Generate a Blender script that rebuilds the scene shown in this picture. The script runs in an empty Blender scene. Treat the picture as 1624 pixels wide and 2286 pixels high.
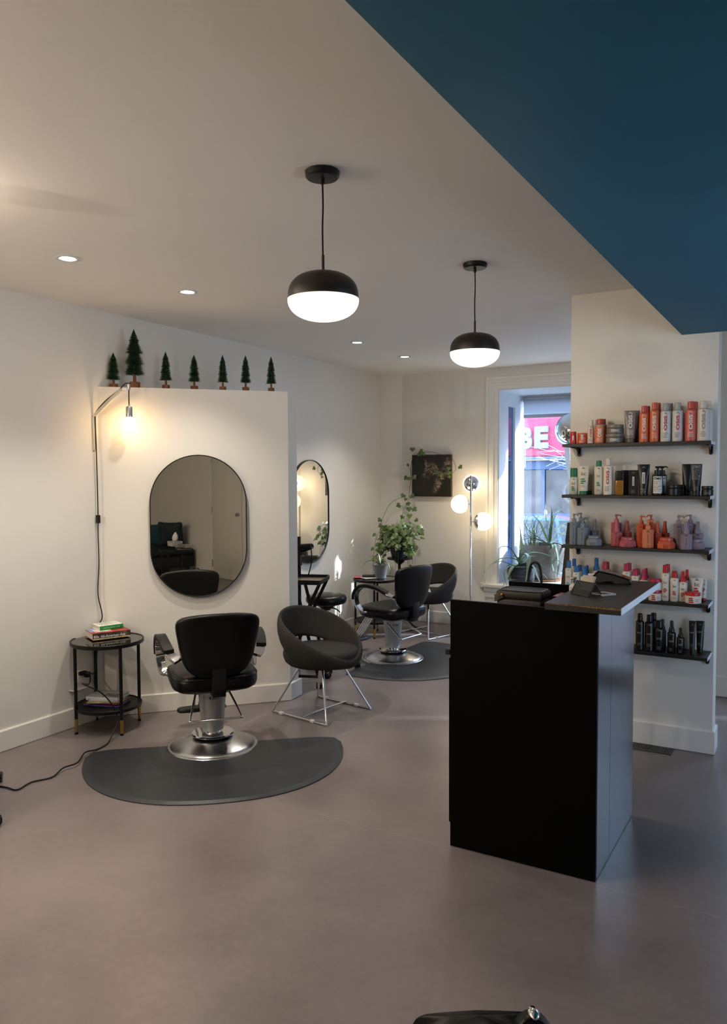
import bpy, bmesh, math, random
from math import sin, cos, pi, radians, sqrt, atan2, tan
from mathutils import Vector, Matrix

S = bpy.context.scene
COL = S.collection
random.seed(11)

# ------------------------------------------------------------------ materials
def lin(c):
    if isinstance(c, str):
        c = tuple(int(c[i:i + 2], 16) / 255 for i in (0, 2, 4))
    return tuple((v / 12.92 if v <= 0.04045 else ((v + 0.055) / 1.055) ** 2.4) for v in c) + (1.0,)

MATS = {}
def M(name, rgb, rough=0.5, metal=0.0, var=0.05, scale=25.0, bump=0.0, bscale=200.0, coat=0.0, spec=0.5, stretch=None):
    if name in MATS:
        return MATS[name]
    m = bpy.data.materials.new(name)
    m.use_nodes = True
    nt = m.node_tree
    b = nt.nodes['Principled BSDF']
    c = lin(rgb) if isinstance(rgb, str) else tuple(rgb) + (1.0,)
    tc = nt.nodes.new('ShaderNodeTexCoord')
    src = tc.outputs['Object']
    if stretch:
        mp = nt.nodes.new('ShaderNodeMapping')
        mp.inputs['Scale'].default_value = stretch
        nt.links.new(src, mp.inputs['Vector'])
        src = mp.outputs['Vector']
    n = nt.nodes.new('ShaderNodeTexNoise')
    n.inputs['Scale'].default_value = scale
    n.inputs['Detail'].default_value = 4
    nt.links.new(src, n.inputs['Vector'])
    r = nt.nodes.new('ShaderNodeValToRGB')
    r.color_ramp.elements[0].position = 0.3
    r.color_ramp.elements[1].position = 0.7
    r.color_ramp.elements[0].color = tuple(max(0, v * (1 - var)) for v in c[:3]) + (1,)
    r.color_ramp.elements[1].color = tuple(min(1, v * (1 + var)) for v in c[:3]) + (1,)
    nt.links.new(n.outputs['Fac'], r.inputs['Fac'])
    nt.links.new(r.outputs['Color'], b.inputs['Base Color'])
    b.inputs['Roughness'].default_value = rough
    b.inputs['Metallic'].default_value = metal
    b.inputs['Coat Weight'].default_value = coat
    b.inputs['Specular IOR Level'].default_value = spec
    if bump:
        n2 = nt.nodes.new('ShaderNodeTexNoise')
        n2.inputs['Scale'].default_value = bscale
        n2.inputs['Detail'].default_value = 3
        nt.links.new(tc.outputs['Object'], n2.inputs['Vector'])
        bp = nt.nodes.new('ShaderNodeBump')
        bp.inputs['Strength'].default_value = bump
        bp.inputs['Distance'].default_value = 0.002
        nt.links.new(n2.outputs['Fac'], bp.inputs['Height'])
        nt.links.new(bp.outputs['Normal'], b.inputs['Normal'])
    MATS[name] = m
    return m

def emis(name, rgb, strength, clear=0.0):
    """a lamp's glass: glows, and lets the lamp inside shine through as far as clear > 0"""
    if name in MATS:
        return MATS[name]
    m = bpy.data.materials.new(name)
    m.use_nodes = True
    nt = m.node_tree
    nt.nodes.remove(nt.nodes['Principled BSDF'])
    out = nt.nodes['Material Output']
    e = nt.nodes.new('ShaderNodeEmission')
    e.inputs['Color'].default_value = tuple(rgb) + (1,)
    e.inputs['Strength'].default_value = strength
    last = e.outputs[0]
    if clear:
        t = nt.nodes.new('ShaderNodeBsdfTransparent')
        mx = nt.nodes.new('ShaderNodeMixShader')
        mx.inputs[0].default_value = clear
        nt.links.new(last, mx.inputs[1])
        nt.links.new(t.outputs[0], mx.inputs[2])
        last = mx.outputs[0]
    nt.links.new(last, out.inputs['Surface'])
    MATS[name] = m
    return m

def glass(name, tint=(1, 1, 1), refl=0.06, rough=0.0):
    if name in MATS:
        return MATS[name]
    m = bpy.data.materials.new(name)
    m.use_nodes = True
    nt = m.node_tree
    nt.nodes.remove(nt.nodes['Principled BSDF'])
    out = nt.nodes['Material Output']
    t = nt.nodes.new('ShaderNodeBsdfTransparent')
    t.inputs[0].default_value = tuple(tint) + (1,)
    g = nt.nodes.new('ShaderNodeBsdfGlossy')
    g.inputs['Roughness'].default_value = rough
    mx = nt.nodes.new('ShaderNodeMixShader')
    mx.inputs[0].default_value = refl
    nt.links.new(t.outputs[0], mx.inputs[1])
    nt.links.new(g.outputs[0], mx.inputs[2])
    nt.links.new(mx.outputs[0], out.inputs['Surface'])
    MATS[name] = m
    return m

# ------------------------------------------------------------------ mesh helpers
def V(*a):
    return Vector(a)

def box(bm, x0, x1, y0, y1, z0, z1, bev=0.0, seg=2, mat=None):
    r = bmesh.ops.create_cube(bm, size=1.0)
    vs = r['verts']
    for v in vs:
        v.co = Vector(((x0 + x1) / 2 + v.co.x * (x1 - x0), (y0 + y1) / 2 + v.co.y * (y1 - y0), (z0 + z1) / 2 + v.co.z * (z1 - z0)))
    if bev:
        es = list({e for v in vs for e in v.link_edges})
        rr = bmesh.ops.bevel(bm, geom=es, offset=bev, segments=seg, affect='EDGES', profile=0.5)
        vs = rr['verts']
    if mat is not None:
        bmesh.ops.transform(bm, matrix=mat, verts=list(set(vs)))
    return vs

def rows(bm, R, cu=True, cv=False, cap0=False, cap1=False):
    """R: list of rings (lists of points), skinned; a ring of one point is a pole"""
    vr = [[bm.verts.new(p) for p in ring] for ring in R]
    k = len(vr)
    for i in range(k if cv else k - 1):
        a, b = vr[i], vr[(i + 1) % k]
        if len(a) == 1 and len(b) == 1:
            continue
        n = max(len(a), len(b))
        for j in range(n if cu else n - 1):
            j2 = (j + 1) % n
            if len(a) == 1:
                bm.faces.new((a[0], b[j2], b[j]))
            elif len(b) == 1:
                bm.faces.new((a[j], a[j2], b[0]))
            else:
                bm.faces.new((a[j], a[j2], b[j2], b[j]))
    if cap0 and len(vr[0]) > 2:
        bm.faces.new(list(reversed(vr[0])))
    if cap1 and len(vr[-1]) > 2:
        bm.faces.new(vr[-1])
    return vr

def lathe(bm, prof, n=32, c=(0, 0, 0), sx=1.0, sy=1.0, mat=None):
    R = []
    for r, z in prof:
        if r < 1e-6:
            R.append([Vector((c[0], c[1], c[2] + z))])
        else:
            R.append([Vector((c[0] + r * sx * cos(2 * pi * j / n), c[1] + r * sy * sin(2 * pi * j / n), c[2] + z)) for j in range(n)])
    if mat is not None:
        R = [[mat @ p for p in ring] for ring in R]
    rows(bm, R, True, False, cap0=True, cap1=True)

def smooth(pts, k=6, closed=False):
    P = [Vector(p) for p in pts]
    n = len(P)
    out = []
    for i in range(n if closed else n - 1):
        if closed:
            a, b, c, d = P[(i - 1) % n], P[i], P[(i + 1) % n], P[(i + 2) % n]
        else:
            b, c = P[i], P[i + 1]
            a = P[i - 1] if i > 0 else b * 2 - c
            d = P[i + 2] if i + 2 < n else c * 2 - b
        for j in range(k):
            t = j / k
            out.append(0.5 * ((2 * b) + (c - a) * t + (2 * a - 5 * b + 4 * c - d) * t * t + (3 * b - a - 3 * c + d) * t ** 3))
    if not closed:
        out.append(P[-1])
    return out

def frames(P, closed=False):
    n = len(P)
    T = []
    for i in range(n):
        a = P[(i - 1) % n] if (closed or i > 0) else P[i]
        b = P[(i + 1) % n] if (closed or i < n - 1) else P[i]
        d = b - a
        T.append(d.normalized() if d.length > 1e-9 else Vector((0, 0, 1)))
    N = []
    u = Vector((0, 0, 1)) if abs(T[0].z) < 0.9 else Vector((1, 0, 0))
    for t in T:
        u = (u - t * u.dot(t))
        if u.length < 1e-6:
            u = t.orthogonal()
        u.normalize()
        N.append((u.copy(), t.cross(u).normalized()))
    return T, N

def tube(bm, pts, r, n=8, closed=False):
    P = [Vector(p) for p in pts]
    T, N = frames(P, closed)
    R = []
    for i, p in enumerate(P):
        rr = r[i] if isinstance(r, (list, tuple)) else r
        R.append([p + (N[i][0] * cos(2 * pi * j / n) + N[i][1] * sin(2 * pi * j / n)) * rr for j in range(n)])
    rows(bm, R, True, closed, cap0=not closed, cap1=not closed)

def band(bm, pts, side, w, t, taper=None):
    """flat bar swept along pts: width w along 'side', thickness t"""
    P = [Vector(p) for p in pts]
    n = len(P)
    R = []
    for i, p in enumerate(P):
        d = (P[min(i + 1, n - 1)] - P[max(i - 1, 0)]).normalized()
        s = Vector(side)
        s = (s - d * s.dot(d)).normalized()
        u = d.cross(s).normalized()
        ww = (w[i] if isinstance(w, (list, tuple)) else w) / 2
        tt = t / 2
        c = 0.7
        ring = [(-ww, -tt * c), (-ww * .93, -tt), (ww * .93, -tt), (ww, -tt * c), (ww, tt * c), (ww * .93, tt), (-ww * .93, tt), (-ww, tt * c)]
        R.append([p + s * a + u * b for a, b in ring])
    rows(bm, R, True, False, True, True)

def prism(bm, out, z0, z1):
    rows(bm, [[Vector((x, y, z0)) for x, y in out], [Vector((x, y, z1)) for x, y in out]], True, False, True, True)

def extr(bm, out, fn, d0, d1):
    """outline (a,b) placed by fn(a,b,d) for d0 and d1"""
    rows(bm, [[fn(a, b, d0) for a, b in out], [fn(a, b, d1) for a, b in out]], True, False, True, True)

def sell(a, e):
    c, s = cos(a), sin(a)
    return (abs(c) ** (2 / e) * (1 if c >= 0 else -1), abs(s) ** (2 / e) * (1 if s >= 0 else -1))

def pillow(bm, rx, ry, prof, e=4.0, n=40, crown=0.0, c=(0, 0, 0), fn=None):
    """superellipse plan; prof: list of (scale inset in m, z)"""
    R = []
    for ins, z in prof:
        ring = []
        for j in range(n):
            x, y = sell(2 * pi * j / n, e)
            p = Vector((c[0] + x * (rx - ins), c[1] + y * (ry - ins), c[2] + z))
            ring.append(p if fn is None else fn(p))
        R.append(ring)
    def cen(z):
        p = Vector((c[0], c[1], c[2] + z))
        return p if fn is None else fn(p)
    R = [[cen(prof[0][1])]] + R + [[cen(prof[-1][1] + crown)]]
    rows(bm, R)

def fin(bm):
    bmesh.ops.recalc_face_normals(bm, faces=bm.faces[:])

def mesh(name, bm, mat, ang=35, recalc=True):
    if recalc:
        fin(bm)
    me = bpy.data.meshes.new(name)
    bm.to_mesh(me)
    bm.free()
    if mat is not None:
        me.materials.append(mat)
    me.shade_smooth()
    if ang < 180:
        me.set_sharp_from_angle(angle=radians(ang))
    return me

def part(name, bm, mat, parent=None, ang=35, loc=(0, 0, 0), rz=0.0, label=None, kind=None, recalc=True):
    me = bm if isinstance(bm, bpy.types.Mesh) else mesh(name, bm, mat, ang, recalc)
    o = bpy.data.objects.new(name, me)
    COL.objects.link(o)
    o.location = loc
    o.rotation_euler = (0, 0, rz)
    if parent is not None:
        o.parent = parent
    if label:
        o['label'] = label
    if kind:
        o['kind'] = kind
    return o

def tag(o, label, cat, group=None, kind=None):
    o['label'] = label
    o['category'] = cat
    if group:
        o['group'] = group
    if kind:
        o['kind'] = kind
    return o

def thing(name, label, cat, loc=(0, 0, 0), rz=0.0, group=None):
    o = bpy.data.objects.new(name, None)
    o.empty_display_size = 0.05
    COL.objects.link(o)
    o.location = loc
    o.rotation_euler = (0, 0, rz)
    return tag(o, label, cat, group)

def struct(name, bm, mat, parent=None, ang=30):
    o = part(name, bm, mat, parent, ang)
    if parent is None:
        o['kind'] = 'structure'
    return o

def dup(root, loc, rz, label, group=None, scale=None):
    r = root.copy()
    COL.objects.link(r)
    r.location = loc
    r.rotation_euler = (0, 0, rz)
    r['label'] = label
    if group:
        r['group'] = group
    if scale:
        r.scale = scale
    for ch in list(root.children):
        c = ch.copy()
        COL.objects.link(c)
        c.parent = r
        for g in list(ch.children):
            d = g.copy()
            COL.objects.link(d)
            d.parent = c
    return r

def nb():
    return bmesh.new()

# lettering --------------------------------------------------------------
_TX = {}
def text_geo(s, bold=0.0, extrude=0.0):
    k = (s, bold, extrude)
    if k in _TX:
        return _TX[k]
    cu = bpy.data.curves.new('lettering', 'FONT')
    cu.body = s
    cu.size = 1.0
    cu.align_x = 'CENTER'
    cu.align_y = 'CENTER'
    cu.offset = bold
    cu.extrude = extrude
    cu.resolution_u = 3
    ob = bpy.data.objects.new('lettering', cu)
    COL.objects.link(ob)
    bpy.context.view_layer.update()
    dg = bpy.context.evaluated_depsgraph_get()
    me = ob.evaluated_get(dg).to_mesh()
    vs = [v.co.copy() for v in me.vertices]
    fs = [tuple(p.vertices) for p in me.polygons]
    ob.evaluated_get(dg).to_mesh_clear()
    bpy.data.objects.remove(ob)
    bpy.data.curves.remove(cu)
    xs = [v.x for v in vs]; ys = [v.y for v in vs]
    cx, cy = (min(xs) + max(xs)) / 2, (min(ys) + max(ys)) / 2
    w, h = max(xs) - min(xs), max(ys) - min(ys)
    vs = [Vector(((v.x - cx), (v.y - cy), v.z)) for v in vs]
    _TX[k] = (vs, fs, w, h)
    return _TX[k]

def put_text(bm, s, fn, width=None, height=None, bold=0.0, extrude=0.0, up=False, asp=None):
    """s laid out about (0,0), scaled to width / height, mapped by fn(a, b, d); up: reads upwards"""
    vs, fs, w, h = text_geo(s, bold, extrude)
    if width and height:
        kx, ky = width / w, height / h
    elif width:
        kx = ky = width / w
    else:
        kx = ky = height / h
    bv = []
    for v in vs:
        a, b = v.x * kx, v.y * ky
        if up:
            a, b = -b, a
        bv.append(bm.verts.new(fn(a, b, v.z)))
    for f in fs:
        try:
            bm.faces.new([bv[i] for i in f])
        except ValueError:
            pass

def bars(bm, fn, x0, x1, y0, n, dy, h, seed=0):
    """small print: n thin lines broken into words"""
    rnd = random.Random(seed)
    for i in range(n):
        y = y0 - i * dy
        x = x0
        end = x1 - rnd.random() * (x1 - x0) * 0.3
        while x < end - 0.001:
            w = (x1 - x0) * (0.12 + 0.2 * rnd.random())
            xe = min(x + w, end)
            q = [bm.verts.new(fn(a, b, 0)) for a, b in ((x, y - h / 2), (xe, y - h / 2), (xe, y + h / 2), (x, y + h / 2))]
            bm.faces.new(q)
            x = xe + (x1 - x0) * 0.05

def rect(bm, fn, x0, x1, y0, y1, n=6):
    top = [bm.verts.new(fn(x0 + (x1 - x0) * i / n, y1, 0)) for i in range(n + 1)]
    bot = [bm.verts.new(fn(x0 + (x1 - x0) * i / n, y0, 0)) for i in range(n + 1)]
    for i in range(n):
        bm.faces.new((bot[i], bot[i + 1], top[i + 1], top[i]))
# light levels
SKY, SUN, EXPO = 6.8, 7.0, 0.6
SPOTW, BACKW, DROPW, PENDW, BULBW, GLOBEW, FLUSHW = 40, 15, 6, 42, 3.2, 5.0, 1.35
BACK_FILL = [(-3.2, 1.8), (-3.2, 0.9), (-3.2, -0.2), (-1.6, -1.2)]  # bare fill spots added behind the camera, no fixtures built
DROP_FILL = [(0.3, -0.6), (0.5, -2.0)]  # two more added fill spots under the teal drop ceiling, without fixtures
# ------------------------------------------------------------------ materials of the room
WALL = M('wall_paint', (0.74, 0.71, 0.655), 0.62, var=0.012, scale=3, bump=0.12, bscale=260)
CEIL = M('ceiling_paint', (0.86, 0.82, 0.765), 0.8, var=0.015, scale=2, bump=0.08, bscale=200)
TRIM = M('trim_paint', (0.78, 0.755, 0.70), 0.35, var=0.01, scale=4)
TEAL = M('teal_paint', (0.011, 0.125, 0.215), 0.6, var=0.04, scale=4, bump=0.1, bscale=220, spec=0.2)
BLACK = M('black_laminate', (0.0012, 0.0012, 0.0014), 0.5, var=0.2, scale=60, bump=0.04, bscale=500, spec=0.06)
BLKMET = M('black_metal', (0.004, 0.004, 0.0045), 0.4, var=0.2, scale=40, spec=0.3)
BLKPLA = M('black_plastic', (0.004, 0.004, 0.0045), 0.42, var=0.2, scale=40, spec=0.35)
LEATH = M('black_leather', (0.0014, 0.0014, 0.0017), 0.33, var=0.25, scale=90, bump=0.08, bscale=420, spec=0.28)
CHROME = M('chrome', (0.78, 0.78, 0.79), 0.07, 1.0, var=0.01)
BRUSH = M('brushed_steel', (0.50, 0.50, 0.51), 0.26, 1.0, var=0.06, scale=8, stretch=(1, 1, 30))
STEELC = M('satin_column', (0.50, 0.51, 0.53), 0.42, 0.55, var=0.05, scale=6, stretch=(30, 30, 1))
BRASS = M('brass', (0.50, 0.31, 0.09), 0.28, 1.0, var=0.05)
FELT = M('grey_felt', (0.040, 0.0375, 0.036), 0.95, var=0.35, scale=240, bump=0.5, bscale=700, spec=0.15)
RUBBER = M('rubber_mat', (0.019, 0.0225, 0.028), 0.46, var=0.22, scale=7, bump=0.15, bscale=160)
WHITEP = M('white_plastic', (0.72, 0.71, 0.68), 0.35, var=0.02)
PAPER = M('paper', (0.70, 0.67, 0.60), 0.8, var=0.05, scale=60)

def floor_material():
    m = bpy.data.materials.new('polished_floor')
    m.use_nodes = True
    nt = m.node_tree
    L = nt.links.new
    b = nt.nodes['Principled BSDF']
    tc = nt.nodes.new('ShaderNodeTexCoord')
    n1 = nt.nodes.new('ShaderNodeTexNoise'); n1.inputs['Scale'].default_value = 1.7; n1.inputs['Detail'].default_value = 6; n1.inputs['Roughness'].default_value = 0.55; n1.inputs['Distortion'].default_value = 0.15
    n2 = nt.nodes.new('ShaderNodeTexNoise'); n2.inputs['Scale'].default_value = 26; n2.inputs['Detail'].default_value = 6
    L(tc.outputs['Object'], n1.inputs['Vector']); L(tc.outputs['Object'], n2.inputs['Vector'])
    mx = nt.nodes.new('ShaderNodeMath'); mx.operation = 'MULTIPLY_ADD'; mx.inputs[1].default_value = 0.28
    L(n2.outputs['Fac'], mx.inputs[0]); L(n1.outputs['Fac'], mx.inputs[2])
    r = nt.nodes.new('ShaderNodeValToRGB')
    r.color_ramp.elements[0].position = 0.25; r.color_ramp.elements[0].color = (0.122, 0.100, 0.100, 1)
    r.color_ramp.elements[1].position = 1.0; r.color_ramp.elements[1].color = (0.275, 0.228, 0.226, 1)
    L(mx.outputs[0], r.inputs['Fac'])
    # sheet seams run across the room
    sp = nt.nodes.new('ShaderNodeSeparateXYZ'); L(tc.outputs['Object'], sp.inputs[0])
    fac = None
    for y in (3.012, 4.70, 6.4):
        s = nt.nodes.new('ShaderNodeMath'); s.operation = 'SUBTRACT'; s.inputs[1].default_value = y; L(sp.outputs['Y'], s.inputs[0])
        a = nt.nodes.new('ShaderNodeMath'); a.operation = 'ABSOLUTE'; L(s.outputs[0], a.inputs[0])
        c = nt.nodes.new('ShaderNodeMath'); c.operation = 'LESS_THAN'; c.inputs[1].default_value = 0.0016; L(a.outputs[0], c.inputs[0])
        if fac is None:
            fac = c.outputs[0]
        else:
            ad = nt.nodes.new('ShaderNodeMath'); ad.operation = 'MAXIMUM'; L(fac, ad.inputs[0]); L(c.outputs[0], ad.inputs[1]); fac = ad.outputs[0]
    mc = nt.nodes.new('ShaderNodeMix'); mc.data_type = 'RGBA'
    hf = nt.nodes.new('ShaderNodeMath'); hf.operation = 'MULTIPLY'; hf.inputs[1].default_value = 0.6; L(fac, hf.inputs[0])
    L(hf.outputs[0], mc.inputs['Factor']); L(r.outputs['Color'], mc.inputs['A']); mc.inputs['B'].default_value = (0.36, 0.30, 0.28, 1)
    L(mc.outputs['Result'], b.inputs['Base Color'])
    b.inputs['Roughness'].default_value = 0.28
    bp = nt.nodes.new('ShaderNodeBump'); bp.inputs['Strength'].default_value = 0.03; bp.inputs['Distance'].default_value = 0.004
    n3 = nt.nodes.new('ShaderNodeTexNoise'); n3.inputs['Scale'].default_value = 14; n3.inputs['Detail'].default_value = 5
    L(tc.outputs['Object'], n3.inputs['Vector']); L(n3.outputs['Fac'], bp.inputs['Height']); L(bp.outputs['Normal'], b.inputs['Normal'])
    b.inputs['Specular IOR Level'].default_value = 0.5
    return m

FLOOR = floor_material()
ZC, ZB = 2.669, 2.377          # ceiling, underside of the teal drop ceiling
PA, PE, PE2, PB = (-4.075, 3.545), (-3.215, 4.47), (-3.228, 4.592), (-4.072, 3.685)   # slanted partition
PT = Vector((0.681, 0.732, 0)); PN = Vector((0.732, -0.681, 0))
PRZ = atan2(PT.y, PT.x)
def on_part(s, off, z):
    return Vector((PA[0], PA[1], 0)) + PT * s + PN * off + Vector((0, 0, z))

bm = nb(); box(bm, -4.5, 3.4, -3.5, 8.6, -0.12, 0.0); struct('floor', bm, FLOOR)
bm = nb(); box(bm, -4.5, 3.4, -3.5, 7.75, ZC, ZC + 0.12); struct('ceiling', bm, CEIL)
bm = nb(); box(bm, -0.69, 3.4, -3.4, 4.77, ZB, ZC); struct('ceiling_bulkhead', bm, TEAL)
bm = nb(); prism(bm, [(-4.08, -3.4), (-4.07, 3.76), (-4.134, 7.446), (-3.934, 7.591), (-3.934, 7.75), (-4.5, 7.75), (-4.5, -3.4)], 0, ZC); struct('wall_left', bm, WALL)
bm = nb(); prism(bm, [PA, PE, PE2, PB], 0, 2.175); struct('wall_partition', bm, WALL)
WX0, WX1, WZ0, WZ1, WY, GY = -2.825, -0.70, 0.47, 2.44, 7.591, 8.36
bm = nb()
box(bm, -4.0, WX0 - 0.02, WY, WY + 0.16, 0, ZC); box(bm, WX1 + 0.02, -0.5, WY, WY + 0.16, 0, ZC)
box(bm, WX0 - 0.02, WX1 + 0.02, WY, WY + 0.16, 0, WZ0 - 0.03); box(bm, WX0 - 0.02, WX1 + 0.02, WY, WY + 0.16, WZ1 + 0.02, ZC)
struct('wall_front', bm, WALL)
bm = nb(); box(bm, -1.318, -0.497, 4.77, 4.91, 0, ZC); struct('wall_shelf', bm, WALL)
bm = nb(); box(bm, -0.645, -0.33, 6.05, 6.2, 0, ZC); box(bm, 0.78, 3.3, 6.05, 6.2, 0, ZC); box(bm, -0.33, 0.78, 6.05, 6.2, 2.2, ZC); box(bm, -0.645, -0.5, 6.2, 7.75, 0, ZC); struct('wall_entrance', bm, WALL)
# right side of the room: glazed shop front, then a wall with a door angled behind the camera
bm = nb()
box(bm, 1.55, 1.7, 5.75, 6.05, 0, ZC); box(bm, 1.55, 1.7, 0.8, 2.6, 0, ZC); box(bm, 1.55, 1.7, 3.70, 5.76, 0, ZC); box(bm, 1.55, 1.7, 2.6, 3.70, 0, 0.12); box(bm, 1.55, 1.7, 2.6, 3.70, 2.3, ZC)
struct('wall_right', bm, WALL)
SW0, SW1 = Vector((1.62, 0.90, 0)), Vector((3.16, -2.98, 0))
SD = (SW1 - SW0).normalized(); SN = Vector((SD.y, -SD.x, 0))
if SN.x > 0: SN = -SN
bm = nb(); prism(bm, [(SW0.x, SW0.y), (SW1.x, SW1.y), (SW1.x + 0.2, SW1.y), (SW1.x + 0.2, SW0.y), ], 0, ZC); struct('wall_sofa', bm, WALL)
bm = nb(); box(bm, -4.5, 3.3, -3.5, -2.98, 0, ZC); struct('wall_back', bm, WALL)

def baseboard(name, pts, h=0.125, t=0.014):
    """pts along the wall foot, room on the right-hand side of the walk"""
    P = [Vector((x, y, 0)) for x, y in pts]
    offs = []
    for i, p in enumerate(P):
        ns = []
        for a, b in ((i - 1, i), (i, i + 1)):
            if a >= 0 and b < len(P):
                d = (P[b] - P[a]).normalized()
                ns.append(Vector((d.y, -d.x, 0)))
        n = sum(ns, Vector()) / len(ns)
        n = n / max(n.length_squared, 0.2)
        offs.append(n)
    R = []
    for p, n in zip(P, offs):
        R.append([p + n * a + Vector((0, 0, z)) for a, z in ((0, 0.003), (t, 0.003), (t, h - 0.006), (t - 0.005, h), (0, h))])
    bm = nb(); rows(bm, R, True, False, True, True)
    return struct(name, bm, TRIM)
baseboard('baseboard_left', [(-4.08, -2.95), (-4.07, 3.55)])
baseboard('baseboard_partition', [PA, PE, PE2, PB][:3] + [(-3.27, 4.55)])
baseboard('baseboard_back', [(-4.068, 3.70), (-4.134, 7.446), (-3.934, 7.591), (-2.98, 7.591)])
baseboard('baseboard_shelf', [(-1.318, 4.90), (-1.318, 4.77), (-0.497, 4.77), (-0.497, 4.91)], 0.135)
baseboard('baseboard_entrance', [(-0.644, 6.05), (-0.40, 6.05)], 0.15)

# door behind the camera (seen in the mirror) ------------------------------------------------
def on_sofa_wall(y, off, z):
    k = (y - SW0.y) / (SW1.y - SW0.y)
    return SW0.lerp(SW1, k) + SN * off + Vector((0, 0, z))
DM = Matrix.Translation(on_sofa_wall(-0.15, 0.0, 0)) @ Matrix.Rotation(atan2(-SD.y, -SD.x), 4, 'Z')
bm = nb(); box(bm, 0.004, 0.82, -0.002, 0.02, 0.012, 2.08, 0.003, mat=DM); d = struct('door_1', bm, M('door_paint', (0.70, 0.68, 0.60), 0.4, var=0.01))
for z in (0.22, 1.05, 1.86):
    bm = nb(); box(bm, -0.012, 0.010, 0.0, 0.026, z - 0.05, z + 0.05, 0.003, mat=DM); lathe(bm, [(0.006, -0.052), (0.006, 0.052)], 8, (0, 0.026, z), mat=DM); part('hinge', bm, BRUSH, d)
bm = nb(); lathe(bm, [(0, 0), (0.026, 0), (0.028, 0.03), (0.02, 0.05), (0, 0.055)], 16, mat=DM @ Matrix.Translation((0.75, 0.02, 1.0)) @ Matrix.Rotation(-pi / 2, 4, 'X')); part('knob', bm, BRUSH, d)

# window bay -----------------------------------------------------------------------------------
BAY = M('bay_paint', (0.72, 0.74, 0.77), 0.4, var=0.01)
bm = nb()
y0 = WY + 0.0
box(bm, WX0 - 0.02, WX0, y0, 7.86, WZ0, WZ1)                                     # solid part of the reveal
box(bm, WX0 - 0.05, WX0, 8.07, 8.24, WZ0, WZ1)                                   # post between side light and front pane
box(bm, WX0 - 0.05, WX0 + 0.0, 7.86, 8.07, WZ0, WZ0 + 0.06); box(bm, WX0 - 0.05, WX0, 7.86, 8.07, WZ1 - 0.14, WZ1)
box(bm, WX0 - 0.07, WX0 - 0.006, 8.24, GY + 0.03, WZ0, WZ1, 0.004)                  # corner post
box(bm, WX1 - 0.03, WX1 + 0.06, y0, GY + 0.03, WZ0, WZ1)
box(bm, WX0 - 0.006, WX1 - 0.03, GY - 0.03, GY + 0.03, WZ0, WZ0 + 0.05, 0.004)
box(bm, WX0 - 0.006, WX1 - 0.03, GY - 0.03, GY + 0.03, WZ1 - 0.05, WZ1, 0.004)
w1 = struct('window_1', bm, BAY)
bm = nb(); box(bm, WX0 - 0.05, WX1 + 0.06, WY + 0.0, GY + 0.12, WZ1, WZ1 + 0.06); part('bay_soffit', bm, BAY, w1)
bm = nb(); box(bm, WX0 - 0.006, WX1 - 0.03, GY - 0.003, GY + 0.003, WZ0 + 0.05, WZ1 - 0.05); part('front_pane', bm, glass('window_glass', (0.93, 0.96, 1.0), 0.07), w1)
bm = nb(); box(bm, WX0 - 0.03, WX0 - 0.024, 7.86, 8.07, WZ0 + 0.06, WZ1 - 0.14); part('side_pane', bm, glass('side_glass', (0.35, 0.42, 0.52), 0.1), w1)
bm = nb(); box(bm, WX0 - 0.2, WX1 + 0.2, GY - 0.85 + 0.06, GY + 0.12, WZ0 - 0.05, WZ0, 0.004); part('sill', bm, TRIM, w1)
bm = nb(); lathe(bm, [(0, 0), (0.028, 0), (0.034, 0.004), (0.034, 0.008)], 20, (WX0 + 0.72, 7.72, WZ1 - 0.008)); part('bay_spotlight_trim', bm, CHROME, w1)
# casing with stepped profile, sill nose and apron
prof = [(0.0, 0.0), (0.0, 0.012), (0.035, 0.014), (0.04, 0.022), (0.058, 0.024), (0.064, 0.017), (0.092, 0.017), (0.10, 0.028), (0.122, 0.030), (0.128, 0.016), (0.128, 0.0)]
def casing():
    bm = nb()
    R = []
    for (x, z, ux, uz) in ((WX0 - 0.012, WZ0 - 0.05, -1, 0), (WX0 - 0.012, WZ1 + 0.012, -1, 1), (WX1 + 0.012, WZ1 + 0.012, 1, 1), (WX1 + 0.012, WZ0 - 0.05, 1, 0)):
        R.append([Vector((x + ux * a, WY - h, z + uz * a)) for a, h in prof])
    rows(bm, R, True, False, True, True)
    return bm
tr = struct('trim_1', casing(), TRIM)
bm = nb()
sp = [(0, 0), (0.018, 0.0), (0.022, 0.05), (0.035, 0.062), (0.04, 0.095), (0.062, 0.11), (0.066, 0.135), (0.0, 0.135)]
R = []
for x, k in ((WX0 - 0.15, 0), (WX0 - 0.14 , 1), (WX1 + 0.14, 1), (WX1 + 0.15, 0)):
    R.append([Vector((x if k else x + (0.066 - h) * 0.0, WY - (h if k else h * 0.9), WZ0 - 0.145 + z)) for h, z in sp])
rows(bm, R, True, False, True, True); struct('trim_2', bm, TRIM)

bm = nb(); box(bm, -1.30, -1.04, GY - 0.04, GY + 0.04, WZ0, WZ1, 0.004); part('mullion', bm, BAY, w1)
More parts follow.
